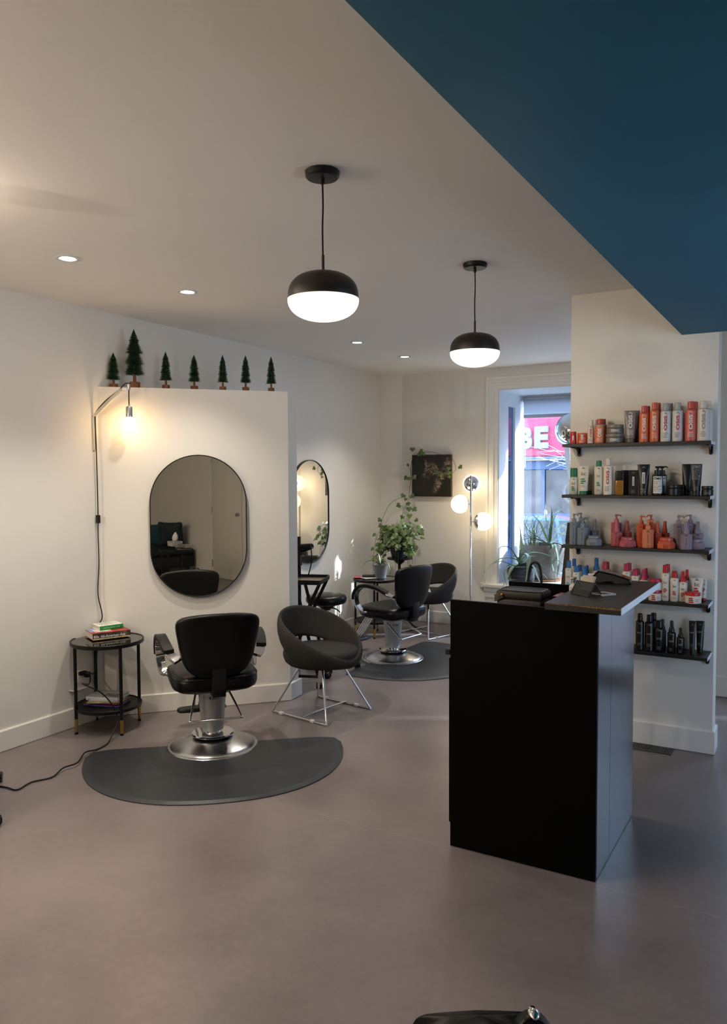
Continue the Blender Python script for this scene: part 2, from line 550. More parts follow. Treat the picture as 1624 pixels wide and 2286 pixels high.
# glazed entrance door behind the shelf wall, out of view: it lights the counter's side
bm = nb()
for x0, x1 in ((-0.33, -0.25), (0.70, 0.78)): box(bm, x0, x1, 6.07, 6.15, 0.005, 2.2)
box(bm, -0.25, 0.70, 6.07, 6.15, 0.005, 0.12); box(bm, -0.25, 0.70, 6.07, 6.15, 2.12, 2.2)
d2 = struct('door_2', bm, BAY)
bm = nb(); box(bm, -0.26, 0.71, 6.107, 6.113, 0.11, 2.13); part('pane', bm, glass('window_glass'), d2)
bm = nb(); tube(bm, smooth([(0.66, 6.07, 0.95), (0.66, 6.03, 0.96), (0.66, 6.03, 1.14), (0.66, 6.07, 1.15)], 4), 0.01, 8); part('handle', bm, BRUSH, d2)
# roller blind
bl = thing('roller_blind', 'pale grey roller blind half pulled down at the top of the shop window', 'blind', (0, 0, 0))
bm = nb(); Pm = Matrix.Translation((WX0 + 0.02, GY - 0.07, WZ1 - 0.045)) @ Matrix.Rotation(pi / 2, 4, 'Y'); lathe(bm, [(0, 0), (0.03, 0), (0.03, WX1 - WX0 - 0.05), (0, WX1 - WX0 - 0.05)], 20, mat=Pm); part('roller', bm, M('blind_grey', (0.36, 0.38, 0.41), 0.7), bl)
BLF = M('blind_fabric', (0.48, 0.50, 0.54), 0.9, var=0.06, scale=300)
b_ = BLF.node_tree.nodes['Principled BSDF']
tl = BLF.node_tree.nodes.new('ShaderNodeBsdfTranslucent'); tl.inputs[0].default_value = (0.70, 0.74, 0.80, 1)
mxs = BLF.node_tree.nodes.new('ShaderNodeMixShader'); mxs.inputs[0].default_value = 0.6
BLF.node_tree.links.new(b_.outputs[0], mxs.inputs[1]); BLF.node_tree.links.new(tl.outputs[0], mxs.inputs[2]); BLF.node_tree.links.new(mxs.outputs[0], BLF.node_tree.nodes['Material Output'].inputs['Surface'])
bm = nb(); box(bm, WX0 + 0.03, WX1 - 0.03, GY - 0.1, GY - 0.0985, 2.225, WZ1 - 0.045); part('blind_fabric', bm, BLF, bl)
bm = nb(); box(bm, WX0 + 0.03, WX1 - 0.03, GY - 0.107, GY - 0.092, 2.195, 2.232, 0.003); part('bottom_bar', bm, M('blind_grey', 0, 0), bl)

# white lettering and drawings on the pane: each decal a thing stuck to the glass
DEC = M('decal_white', (0.70, 0.76, 0.80), 0.6, var=0.02)
def decal(name, bm, label):
    return tag(part(name, bm, DEC), label, 'window decal', 'white decals on the shop window')
def fy(a, b, d, x0=0, z0=0):
    return Vector((x0 + a, GY - 0.006 - d, z0 + b))
bm = nb(); box(bm, WX0 + 0.012, WX0 + 0.022, GY - 0.007, GY - 0.005, 1.78, 1.86); box(bm, WX0 + 0.007, WX0 + 0.026, GY - 0.007, GY - 0.005, 1.86, 1.93); box(bm, WX0 + 0.010, WX0 + 0.024, GY - 0.007, GY - 0.005, 1.66, 1.775)
decal('window_decal', bm, 'small white brush-shaped decal at the left post of the shop window')
bm = nb(); P = smooth([(-2.345, GY - 0.007, 1.875), (-2.335, GY - 0.007, 1.72), (-2.305, GY - 0.007, 1.56), (-2.285, GY - 0.007, 1.42)], 6); band(bm, P, (1, 0, 0), [0.06 - 0.035 * i / (len(P) - 1) for i in range(len(P))], 0.002)
decal('window_decal', bm, 'long tapering white decal under the chrome globe on the window')
def ring(x, z, rx, rz, w):
    bm = nb(); n = 40
    o = [[Vector((x + (rx + k * w) * cos(2 * pi * j / n), GY - 0.006 - e, z + (rz + k * w) * sin(2 * pi * j / n))) for j in range(n)] for k, e in ((0, 0), (1, 0), (1, 0.002), (0, 0.002))]
    rows(bm, o, True, True); return bm
decal('window_decal', ring(-2.29, 1.395, 0.075, 0.10, 0.026), 'large white ring decal behind the second shelf end on the window')
decal('window_decal', ring(-2.40, 0.985, 0.045, 0.032, 0.025), 'small white oval ring decal low on the shop window behind the spiky plant')

# glazed shop front on the right-hand side, out of frame, lighting the counter
bm = nb()
for y in (2.6, 3.64):
    box(bm, 1.58, 1.66, y, y + 0.06, 0.12, 2.3)
box(bm, 1.58, 1.66, 2.66, 3.64, 0.12, 0.18); box(bm, 1.58, 1.66, 2.66, 3.64, 2.24, 2.3)
w2 = struct('window_2', bm, BAY)
bm = nb(); box(bm, 1.617, 1.623, 2.62, 3.68, 0.16, 2.26); part('pane', bm, glass('window_glass'), w2)

# recessed ceiling lights -------------------------------------------------------------------------
LENS = emis('downlight_lens', (0.95, 0.97, 1.0), 40)
def downlight():
    t = thing('downlight', 'x', 'ceiling light', (0, 0, 0), 0, 'recessed ceiling spotlights')
    bm = nb(); lathe(bm, [(0.036, 0), (0.056, 0), (0.058, -0.004), (0.05, -0.007), (0.038, -0.004), (0.034, 0.0)], 32); part('trim_ring', bm, M('downlight_trim', (0.62, 0.62, 0.62), 0.35), t)
    bm = nb(); lathe(bm, [(0, -0.0015), (0.033, -0.0015), (0.036, 0.0), (0, 0)], 24); part('lens', bm, LENS, t)
    return t
d0 = downlight()
DL = [(-3.226, 2.646, 'recessed spotlight nearest the camera, above the side table corner'), (-3.217, 3.484, 'recessed spotlight above the near salon chair'),
      (-3.272, 5.52, 'recessed spotlight left of the far pendant, the nearer of the far pair'), (-3.30, 6.418, 'farthest recessed spotlight, close to the front wall')]
def spot(x, y, w, col=(1.0, 0.92, 0.79), size=105, z=ZC - 0.02):
    l = bpy.data.lights.new('downlight_or_fill', 'SPOT'); l.energy = w; l.color = col; l.spot_size = radians(size); l.spot_blend = 0.75; l.shadow_soft_size = 0.03
    o = bpy.data.objects.new('downlight_or_fill', l); COL.objects.link(o); o.location = (x, y, z)
for i, (x, y, lab) in enumerate(DL):
    if i == 0:
        d0.location = (x, y, ZC); d0['label'] = lab
    else:
        dup(d0, (x, y, ZC), 0, lab)
SPOTS = [(x, y) for x, y, _ in DL]
# ------------------------------------------------------------------ pendants
OPAL = emis('opal_glass_pendant', (1.0, 0.95, 0.78), 1.0, 0.22)
SHADE = M('pendant_brown', (0.016, 0.010, 0.008), 0.42, var=0.15)
SHIN = M('pendant_inside', (0.75, 0.72, 0.66), 0.5)
def pendant():
    t = thing('pendant_lamp', 'x', 'pendant lamp', (0, 0, 0), 0, 'round pendant lamps over the salon floor')
    bm = nb(); lathe(bm, [(0, 0), (0.058, 0), (0.062, -0.004), (0.060, -0.020), (0.054, -0.026), (0.008, -0.028), (0.007, -0.045), (0, -0.045)], 40); part('canopy', bm, BLKMET, t)
    bm = nb(); P = smooth([(0, 0, -0.03), (0.001, 0.001, -0.12), (-0.001, 0.0, -0.2), (0.0, 0, -0.30)], 6); tube(bm, P, 0.0032, 8); part('cord', bm, BLKPLA, t)
    bm = nb(); lathe(bm, [(0, -0.292), (0.0052, -0.292), (0.0052, -0.356), (0, -0.356)], 14); part('stem', bm, SHADE, t)
    zr = -0.444
    o = []
    for i in range(13):
        a = pi / 2 * i / 12
        x, y = sell(a, 2.5)
        o.append((0.1265 * x, zr + 0.092 * y))
    bm = nb(); lathe(bm, [(0.1255, zr - 0.006)] + o[:-1] + [(0.0, o[-1][1])] , 56)
    part('shade', bm, SHADE, t, 60)
    g = []
    for i in range(13):
        a = pi / 2 * i / 12
        x, y = sell(a, 2.25)
        g.append((0.1275 * x, zr - 0.004 - 0.076 * y))
    bm = nb(); R = []
    n = 56
    for r, z in g[:-1]:
        R.append([Vector((r * cos(2 * pi * j / n), r * sin(2 * pi * j / n), z)) for j in range(n)])
    R.append([Vector((0, 0, g[-1][1]))])
    rows(bm, R); part('globe', bm, OPAL, t, 80)
    return t
PW = 30
def lamp_point(x, y, z, w, col, r=0.05):
    l = bpy.data.lights.new('lamp_bulb', 'POINT'); l.energy = w; l.color = col; l.shadow_soft_size = r
    o = bpy.data.objects.new('lamp_bulb', l); COL.objects.link(o); o.location = (x, y, z)
p0 = pendant(); p0.location = (-1.541, 2.364, ZC); p0['label'] = 'nearer and larger-looking dark pendant lamp with glowing opal bowl'
dup(p0, (-1.541, 3.782, ZC), 0, 'farther dark pendant lamp, hanging nearer the shop window')

# ------------------------------------------------------------------ salon chairs
def salon_chair(base_rot, badge_rot):
    t = thing('salon_chair', 'x', 'salon chair', (0, 0, 0), 0, 'hydraulic salon chairs')
    bm = nb(); lathe(bm, [(0, 0), (0.262, 0), (0.267, 0.006), (0.265, 0.014), (0.258, 0.019), (0.246, 0.021), (0.240, 0.027), (0.225, 0.034), (0.16, 0.057), (0.10, 0.073), (0.066, 0.079), (0, 0.079)], 72)
    part('base', bm, BRUSH, t, 25)
    bm = nb(); lathe(bm, [(0, 0.080), (0.118, 0.080), (0.124, 0.084), (0.124, 0.089), (0.118, 0.093), (0.05, 0.096), (0.048, 0.112), (0, 0.112)], 56); part('collar', bm, CHROME, t, 30)
    bm = nb(); lathe(bm, [(0, 0.108), (0.056, 0.108), (0.062, 0.112), (0.0635, 0.12), (0.081, 0.330), (0.084, 0.343), (0.081, 0.351), (0, 0.351)], 48); col = part('column', bm, STEELC, t, 40)
    def fc(a, b, d):
        r = 0.0815; an = badge_rot - pi / 2 + a / r
        return Vector((r * cos(an), r * sin(an), 0.312 + b))
    bm = nb(); put_text(bm, 'TAKARA', lambda a, b, d: fc(a + 0.006, b + 0.004, d), height=0.0065, bold=0.02); put_text(bm, 'BELMONT', lambda a, b, d: fc(a + 0.006, b - 0.004, d), height=0.0065, bold=0.02)
    rect(bm, fc, -0.029, -0.021, -0.006, 0.008); part('badge', bm, BLKPLA, col, 180, recalc=False)
    # pump lever
    rot = Matrix.Rotation(base_rot, 4, 'Z')
    bm = nb()
    for s in (-1, 1):
        box(bm, s * 0.075 - 0.03, s * 0.075 + 0.03, -0.02, 0.0, 0.322, 0.334, 0.003, mat=rot)
    P = [rot @ Vector(p) for p in smooth([(-0.096, -0.012, 0.329), (-0.118, -0.09, 0.286), (-0.140, -0.175, 0.235), (-0.141, -0.19, 0.226), (-0.128, -0.197, 0.222), (0.128, -0.197, 0.222), (0.141, -0.19, 0.226), (0.140, -0.175, 0.235), (0.118, -0.09, 0.286), (0.096, -0.012, 0.329)], 4)]
    tube(bm, P, 0.0062, 10); part('pump_lever', bm, CHROME, t, 60)
    # seat
    bm = nb(); pillow(bm, 0.245, 0.235, [(0.075, 0.375), (0.030, 0.379), (0.008, 0.394), (0.0, 0.418), (0.0, 0.440), (0.004, 0.460), (0.018, 0.474), (0.05, 0.484), (0.11, 0.489)], 4.2, 64, 0.003)
    st = part('seat', bm, LEATH, t, 60)
    bm = nb(); tube(bm, [Vector((sell(2 * pi * j / 64, 4.2)[0] * 0.243, sell(2 * pi * j / 64, 4.2)[1] * 0.233, 0.460)) for j in range(64)], 0.0035, 6, True); part('piping', bm, LEATH, st, 60)
    bm = nb(); lathe(bm, [(0, 0.350), (0.085, 0.350), (0.11, 0.362), (0.11, 0.384), (0, 0.384)], 32); part('seat_plate', bm, BLKMET, t)
    # back
    bm = nb(); R = []
    nz, ns = 36, 56
    for i in range(nz + 1):
        a = -pi / 2 + pi * i / nz
        c, s_ = sell(a, 7.5 if a > 0 else 3.4)
        f = (s_ + 1) / 2
        hw = (0.172 + 0.072 * f ** 0.8) * max(c, 1e-3)
        ht = (0.042 - 0.006 * f) * max(c, 1e-3) ** 0.8
        zc = 0.466 + 0.352 * f
        ring = []
        for j in range(ns):
            x, y = sell(2 * pi * j / ns, 3.6)
            px = x * hw; py = y * ht
            z = zc + 0.014 * (1 - (px / 0.245) ** 2) * f - 0.02 * (px / 0.2) ** 2 * 0 
            ring.append(Vector((px, py - 0.215 - 0.055 * f + 0.55 * px * px, z)))
        R.append(ring)
    R = [[sum(R[0], Vector()) / ns]] + R[1:-1] + [[sum(R[-1], Vector()) / ns]]
    rows(bm, R); part('backrest', bm, LEATH, t, 70)
    bm = nb(); box(bm, -0.040, 0.040, -0.262, -0.225, 0.385, 0.53, 0.008); box(bm, -0.038, 0.038, -0.25, -0.05, 0.362, 0.385, 0.004); part('back_bracket', bm, BLKPLA, t)
    # arms
    for s in (-1, 1):
        P = smooth([(s * 0.218, -0.215, 0.575), (s * 0.252, -0.165, 0.603), (s * 0.270, -0.07, 0.640), (s * 0.278, 0.03, 0.656), (s * 0.281, 0.105, 0.645), (s * 0.281, 0.160, 0.598), (s * 0.278, 0.174, 0.540), (s * 0.272, 0.158, 0.482), (s * 0.262, 0.120, 0.444), (s * 0.232, 0.10, 0.436)], 6)
        bm = nb(); band(bm, P, (1, 0, 0.0), 0.052, 0.018); ar = part('armrest', bm, CHROME, t, 40)
        Q = P[7:37]
        T, N = frames(Q)
        Q2 = [q + Vector((s * 0.004, 0, 0)) + (Vector((0, -0.0, 0)) + Vector((0, -T[i].z, T[i].y)).normalized() * 0.012) for i, q in enumerate(Q)]
        bm = nb(); band(bm, Q2, (1, 0, 0), 0.058, 0.024); part('arm_pad', bm, BLKPLA, ar, 40)
    # footrest
    bm = nb()
    for x in (-0.051, -0.017, 0.017, 0.051):
        tube(bm, smooth([(x, 0.16, 0.378), (x, 0.24, 0.362), (x, 0.365, 0.205), (x, 0.42, 0.130)], 5), 0.0075, 8)
    fr = part('footrest', bm, CHROME, t, 60)
    bm = nb(); pillow(bm, 0.155, 0.045, [(0.01, 0.098), (0.0, 0.106), (0.0, 0.116), (0.006, 0.124)], 3.0, 32, 0.001, (0, 0.425, 0)); part('foot_pad', bm, BLKPLA, fr, 50)
    return t
vd = atan2(3.052, 3.456)          # direction from the camera to the near chair
c1 = salon_chair(-0.05, 0.0 - 0.0)
RZ1 = vd + radians(9)
c1.location = (-3.052, 3.462, 0); c1.rotation_euler = (0, 0, RZ1); c1['label'] = 'nearer black salon chair with its back turned, facing the wall mirror'
RZ2 = atan2(1.0, 0.22)
dv2 = atan2(3.153, 5.894)
c2 = salon_chair(dv2 + radians(52) - RZ2, dv2 + radians(22) - RZ2)
c2.location = (-3.153, 5.90, 0); c2.rotation_euler = (0, 0, RZ2); c2['label'] = 'farther black salon chair turned sideways beside the grey bucket chair'

# mats
def mat_outline(w, d, rc=0.05):
    pts = [(-w / 2 + rc * 0.6, 0), (w / 2 - rc * 0.6, 0)]
    out = []
    for i in range(49):
        a = pi * i / 48
        x, y = sell(-a, 2.25)
        out.append((x * w / 2, y * (d - 0.10) - 0.10))
    return [(-w / 2 + 0.10, 0.0), (w / 2 - 0.10, 0.0), (w / 2 - 0.03, -0.02)] + out[:] + [(-w / 2 + 0.03, -0.02)]
def floor_mat(w, d, label, loc, rz):
    out = mat_outline(w, d)
    bm = nb()
    R = []
    cx, cy = 0, -d / 2
    for k, z in ((1.0, 0.0), (1.0, 0.004), (0.955, 0.0135), (0.93, 0.0145)):
        R.append([Vector((cx + (x - cx) * k, cy + (y - cy) * k, z)) for x, y in out])
    rows(bm, R, True, False, True, True)
    o = part('anti_fatigue_mat', bm, RUBBER, None, 20, loc, rz)
    tag(o, label, 'floor mat', 'half-round rubber mats under the salon chairs')
    return o
floor_mat(1.46, 0.86, 'half-round dark rubber mat under the nearer salon chair', (-3.062, 3.508, 0.001), 0.70)
floor_mat(1.46, 0.86, 'half-round dark rubber mat under the farther salon chair, partly behind the counter', (-3.245, 5.96, 0.001), pi / 2 - 0.02)

# ------------------------------------------------------------------ grey bucket chairs
def bucket_chair():
    t = thing('bucket_chair', 'x', 'chair', (0, 0, 0), 0, 'grey felt bucket chairs')
    n, k = 80, 16
    R = []
    for i in range(n):
        th = 2 * pi * i / n                    # 0 = front (+Y)
        s = (1 - cos(th)) / 2
        zt = 0.385 + 0.303 * s ** 0.74
        hole = max(0.0, (s - 0.56) / 0.44) ** 0.5 if s > 0.56 else 0.0
        zb = 0.335 + 0.140 * hole
        rt = 0.264 + 0.010 * s
        rb = 0.222 + 0.028 * hole
        d = Vector((sin(th), cos(th), 0))
        p0 = d * rb + Vector((0, 0, zb)); p1 = d * rt + Vector((0, -0.006 * s, zt))
        ax = (p1 - p0); L = ax.length; ax.normalize()
        nn = Vector((d.x * ax.z, d.y * ax.z, -(ax.x * d.x + ax.y * d.y)))
        h = 0.018
        ring = []
        for j in range(k):
            a = 2 * pi * j / k
            x, y = sell(a, 2.6)
            bulge = 0.014 * (1 - y * y)
            ring.append((p0 + p1) / 2 + ax * (y * L / 2) + nn * (x * h + bulge))
        R.append(ring)
    bm = nb(); rows(bm, R, True, True); part('backrest', bm, FELT, t, 180)
    bm = nb(); pillow(bm, 0.252, 0.258, [(0.06, 0.325), (0.035, 0.332), (0.012, 0.352), (0.0, 0.385), (0.0, 0.408), (0.006, 0.426), (0.024, 0.437), (0.08, 0.437)], 2.05, 56, -0.003); part('seat', bm, FELT, t, 180)
    for s in (-1, 1):
        bm = nb()
        x = s * 0.225
        P = smooth([(s * 0.085, -0.085, 0.335), (s * 0.10, -0.10, 0.315), (x * 0.96, -0.228, 0.035), (x, -0.238, 0.014), (x, -0.222, 0.0085), (x, 0.0, 0.0085), (x, 0.222, 0.0085), (x, 0.238, 0.014), (x * 0.96, 0.228, 0.035), (s * 0.10, 0.10, 0.315), (s * 0.085, 0.085, 0.335)], 5)
        tube(bm, P, 0.0075, 8); lg = part('sled_leg', bm, CHROME, t, 60)
        for y in (-0.16, 0.12):
            bm = nb(); box(bm, x - 0.011, x + 0.011, y - 0.016, y + 0.016, 0.0, 0.019, 0.003); part('glide', bm, WHITEP, lg)
    bm = nb(); tube(bm, [(-0.225, 0.02, 0.0165), (0.225, 0.02, 0.0165)], 0.0075, 8); part('crossbar', bm, CHROME, t, 60)
    return t
bc = bucket_chair(); bc.location = (-2.878, 4.362, 0); bc.rotation_euler = (0, 0, -1.72); bc['label'] = 'nearer grey felt bucket chair on chrome sled legs, beside the partition end'
dup(bc, (-3.36, 7.03, 0), pi - 0.30, 'farther grey felt bucket chair, half hidden behind the far salon chair')

# ------------------------------------------------------------------ round side tables
GLS = M('black_table_glass', (0.006, 0.006, 0.007), 0.03, var=0.1, spec=0.8)
def side_table():
    t = thing('side_table', 'x', 'side table', (0, 0, 0), 0, 'round two-tier black side tables')
    bm = nb(); lathe(bm, [(0, 0.541), (0.218, 0.541), (0.224, 0.545), (0.224, 0.564), (0.221, 0.567), (0.217, 0.565), (0.214, 0.560), (0, 0.560)], 64); tp = part('tabletop', bm, BLKMET, t)
    bm = nb(); lathe(bm, [(0, 0.5605), (0.2135, 0.5605), (0.2135, 0.562), (0, 0.562)], 64); part('glass_inset', bm, GLS, tp)
    bm = nb(); lathe(bm, [(0, 0.137), (0.202, 0.137), (0.206, 0.141), (0.206, 0.156), (0.203, 0.158), (0.199, 0.152), (0, 0.150)], 64); part('lower_shelf', bm, BLKMET, t)
    for i in range(4):
        a = i * pi / 2
        x, y = 0.205 * cos(a), 0.205 * sin(a)
        bm = nb(); lathe(bm, [(0, 0.095), (0.0105, 0.095), (0.0105, 0.545), (0, 0.545)], 16, (x, y, 0)); lg = part('leg', bm, BLKMET, t)
        bm = nb(); lathe(bm, [(0, 0.014), (0.0095, 0.014), (0.0115, 0.096), (0, 0.096)], 16, (x, y, 0)); part('brass_ferrule', bm, BRASS, lg)
        bm = nb(); lathe(bm, [(0, 0.0), (0.010, 0.0), (0.011, 0.006), (0.009, 0.014), (0, 0.014)], 14, (x, y, 0)); part('foot', bm, BLKPLA, lg)
    return t
t1 = side_table(); t1.location = (-3.868, 3.41, 0); t1.rotation_euler = (0, 0, radians(250)); t1['label'] = 'round black side table with brass-tipped legs in the corner under the wall lamp'
dup(t1, (-3.79, 6.735, 0), radians(205), 'round black side table with potted spider plant by the far corner')

def book(name, label, cat, w, d, h, cover, spine, loc, rz, group=None, cover_t=0.003, page=None, spine_side='y0', extra=None):
    """w along x, d along y; spine on the y=0 side"""
    t = thing(name, label, cat, loc, rz, group)
    bm = nb(); box(bm, 0, w, 0, d, h - cover_t, h, 0.0008); box(bm, 0, w, 0, d, 0, cover_t, 0.0008); part('cover', bm, cover, t)
    bm = nb(); box(bm, 0, w, -0.001, cover_t, 0, h, 0.0008); part('spine', bm, spine, t)
    bm = nb(); box(bm, 0.004, w - 0.004, cover_t, d - 0.005, cover_t, h - cover_t); part('pages', bm, page or PAPER, t)
    if extra:
        extra(t, w, d, h)
    return t
RED = M('cover_red', 'A03028', 0.45, var=0.5, scale=18)
def ads_text(t, w, d, h):
    bm = nb(); put_text(bm, 'All-American Ads', lambda a, b, e: Vector((w * 0.53 + a, -0.0016, h * 0.48 + b)), width=w * 0.66, bold=0.018); part('lettering', bm, M('ink_white', (0.75, 0.74, 0.70), 0.6, var=0.02), t, 180, recalc=False)
    bm = nb(); put_text(bm, '80s', lambda a, b, e: Vector((w * 0.09 + a, -0.0016, h * 0.5 + b)), height=h * 0.42, up=False, bold=0.02, width=None); part('lettering', bm, MATS['ink_white'], t, 180, recalc=False)
    bm = nb(); rect(bm, lambda a, b, e: Vector((a, -0.0012, b)), 0.0, w, 0.001, h * 0.2, 1); part('spine_band', bm, M('spine_cream', 'C9B98A', 0.6, var=0.3, scale=60), t, 180, recalc=False)
    bm = nb(); rect(bm, lambda a, b, e: Vector((a, -0.0012, b)), w * .70, w * .97, h * .2, h - .002, 1); part('spine_picture', bm, M('spine_picture', '5A4A38', 0.6, var=0.9, scale=70), t, 180, recalc=False)
    bm = nb(); rect(bm, lambda a, b, e: Vector((a, b, h + 0.0004)), 0.004, w * .35, d * .35, d - .004, 1); part('cover_picture', bm, M('cover_sky', '7D90C8', 0.5, var=0.4, scale=20), t, 180, recalc=False)
    bm = nb(); rect(bm, lambda a, b, e: Vector((a, b, h + 0.0006)), w * .12, w * .55, d * .2, d * .8, 1); part('cover_title', bm, M('cover_title', 'D8C8BC', 0.5, var=0.5, scale=35), t, 180, recalc=False)
fl = Vector((-3.897, 3.322, 0)); fr = Vector((-3.797, 3.537, 0)); dd = fr - fl
BZ1 = atan2(dd.y, dd.x)
book('book', 'thick red picture book at the bottom of the two on the side table', 'book', 0.238, 0.165, 0.042, RED, M('spine_dark', '3A2A28', 0.5, var=0.9, scale=40), (fl.x, fl.y, 0.568), BZ1, 'books on the near side table', extra=ads_text)
def green_text(t, w, d, h):
    bm = nb(); put_text(bm, 'bibliotheca cooking  in  living', lambda a, b, e: Vector((w * 0.5 + a, -0.0016, h * 0.5 + b)), width=w * 0.7); part('lettering', bm, MATS['ink_white'], t, 180, recalc=False)
    bm = nb(); bars(bm, lambda a, b, e: Vector((a, b, h + 0.0005)), w * .1, w * .9, d * .85, 6, d * .12, d * .035, 4); part('cover_print', bm, M('ink_grey', '6A665E', 0.7), t, 180, recalc=False)
book('book', 'white book with green spine lying on the red picture book', 'book', 0.155, 0.128, 0.028, M('cover_white', 'E8E4DA', 0.5, var=0.03), M('spine_green', '1F8A45', 0.45, var=0.08), (-3.935, 3.412, 0.6105), BZ1 + 0.1, 'books on the near side table', extra=green_text)
# magazines on the lower shelf
MG = [('magazine', 'purple-backed magazine at the bottom of the pile on the lower shelf', '5A4496', 0.235, 0.17, 0.007, (-3.975, 3.305), 0.33), ('magazine', 'dark blue magazine second from the bottom of the lower shelf pile', '2A2A78', 0.22, 0.165, 0.006, (-3.955, 3.315), 0.42),
      ('magazine', 'dark red magazine with folded corner in the lower shelf pile', '6A2430', 0.225, 0.165, 0.006, (-3.97, 3.31), 0.30), ('magazine', 'tan glossy magazine sticking out under the white album, lower shelf', 'A89880', 0.22, 0.17, 0.008, (-3.93, 3.29), 0.62)]
z = 0.1525
for nm, lab, c, w, d, h, xy, rz in MG:
    book(nm, lab, 'magazine', w, d, h, M('mag_' + c, c, 0.3, var=0.35, scale=22), M('mag_' + c, 0, 0), (xy[0], xy[1], z), rz, 'magazines on the lower shelf', 0.0008)
    z += h + 0.0004
def alb(t, w, d, h):
    bm = nb(); bars(bm, lambda a, b, e: Vector((a, -0.0016, b)), w * .06, w * .5, h * .5, 1, .01, h * .3, 2); part('lettering', bm, M('ink_pale', 'B8BCC4', 0.5), t, 180, recalc=False)
    bm = nb(); rect(bm, lambda a, b, e: Vector((a, b, h + 0.0005)), w * .45, w * .98, d * .1, d * .6, 1); part('cover_picture', bm, M('cover_photo', '6E6864', 0.25, var=0.7, scale=14), t, 180, recalc=False)
book('book', 'thick white glossy album on top of the lower shelf magazines', 'book', 0.215, 0.165, 0.022, M('cover_gloss', 'A8A6A4', 0.2, var=0.05), M('spine_gloss', 'D4DAE2', 0.25, var=0.02), (-3.975, 3.325, z), 0.34, 'magazines on the lower shelf', extra=alb)
# papers on the far table
for nm, lab, c, w, d, h, x, y, rz, zz in (('magazine', 'pink leaflet fanned out on the far side table', 'C0606A', 0.21, 0.15, 0.004, -3.97, 6.62, 0.55, 0.5675), ('magazine', 'white leaflet pile at the edge of the far side table', 'DCDAD6', 0.20, 0.12, 0.006, -3.83, 6.60, 1.0, 0.5675),
                                   ('book', 'black card box lying on the leaflets of the far table', '101012', 0.15, 0.10, 0.014, -3.90, 6.66, 0.55, 0.576)):
    book(nm, lab, nm, w, d, h, M('mag_' + c, c, 0.4, var=0.1), M('mag_' + c, 0, 0), (x, y, zz), rz, 'papers on the far side table', 0.0008)

# ------------------------------------------------------------------ mirrors
MIRR = M('mirror_silver', (0.80, 0.80, 0.78), 0.004, 1.0, var=0.0)
def oval_mirror(label, w, h, loc, rz):
    t = thing('oval_mirror', label, 'mirror', loc, rz, 'pill-shaped wall mirrors')
    def out(k):
        r = w / 2 + k; s = h / 2 - w / 2; o = []
        for i in range(33):
            a = pi * i / 32; o.append((r * cos(a), s + r * sin(a)))
        for i in range(33):
            a = pi + pi * i / 32; o.append((r * cos(a), -s + r * sin(a)))
        return o
    # local: glass faces -Y
    bm = nb(); R = [[Vector((x, y, z)) for x, z in out(k)] for k, y in ((-0.002, 0.0), (-0.002, -0.027), (0.0005, -0.030), (0.004, -0.030), (0.004, 0.0))]
    rows(bm, R, True, True); part('frame', bm, BLKMET, t)
    bm = nb(); R = [[Vector((x, -0.022, z)) for x, z in out(-0.0021)]]; bm.faces.new([bm.verts.new(p) for p in R[0]]); R2 = [Vector((x, -0.004, z)) for x, z in out(-0.0021)]; bm.faces.new([bm.verts.new(p) for p in R2]); part('glass', bm, MIRR, t, 180)
    return t
p = on_part(0.643, 0.002, 1.252)
oval_mirror('pill-shaped black-framed mirror on the slanted partition, facing the near salon chair', 0.636, 0.955, p, PRZ)
oval_mirror('pill-shaped mirror on the back wall beyond the partition edge, reflecting lamp globes', 0.625, 0.955, (-4.108, 6.03, 1.25), pi / 2 + 0.018)

# ------------------------------------------------------------------ wall lamp on the partition corner
wl = thing('wall_lamp', 'bare-bulb wall lamp on a white bracket, black cord running down the corner', 'wall lamp', (-4.068, 3.52, 2.0))
def rl(p):
    return Vector(p) - Vector((-4.068, 3.52, 2.0))
BULB = (-3.842, 3.604, 1.935)
bm = nb(); band(bm, [rl((-4.055, 3.512, 1.985)), rl((-3.96, 3.545, 2.075)), rl((-3.878, 3.577, 2.147))], (0.3, -1, 0), 0.012, 0.022); part('arm', bm, M('bracket_white', 'CFC6B0', 0.4), wl)
bm = nb(); tube(bm, [rl((-3.885, 3.577, 2.148)), rl((-3.832, 3.602, 2.149))], 0.002, 6); lathe(bm, [(0.009, -0.016), (0.011, -0.016), (0.011, 0.02), (0.009, 0.02)], 16, rl((-3.842, 3.604, 2.16))); part('cord_holder', bm, BRUSH, wl)
bm = nb(); box(bm, -0.011, 0.012, -0.02, 0.004, -0.24, -0.02, 0.003); part('wall_plate', bm, MATS['bracket_white'], wl)
bm = nb(); tube(bm, [rl(q) for q in smooth([(-3.842, 3.604, 2.05), (-3.842, 3.604, 2.10), (-3.842, 3.604, 2.175), (-3.853, 3.599, 2.187), (-3.868, 3.592, 2.18), (-3.90, 3.575, 2.145), (-3.98, 3.54, 2.08), (-4.045, 3.517, 2.012), (-4.05, 3.512, 1.98), (-4.052, 3.512, 1.93), (-4.052, 3.515, 1.775), (-4.05, 3.516, 1.485), (-4.05, 3.516, 1.34)], 6)], 0.0038, 8)
tube(bm, [rl(q) for q in smooth([(-4.05, 3.516, 1.29), (-4.05, 3.513, 1.194), (-4.052, 3.517, 1.017), (-4.052, 3.504, 0.828), (-4.048, 3.532, 0.68), (-4.06, 3.515, 0.62), (-4.062, 3.51, 0.55), (-4.06, 3.49, 0.42), (-4.05, 3.468, 0.335), (-4.045, 3.44, 0.312), (-4.04, 3.41, 0.333), (-4.045, 3.385, 0.338)], 6)], 0.0035, 8); part('cord', bm, BLKPLA, wl, 60)
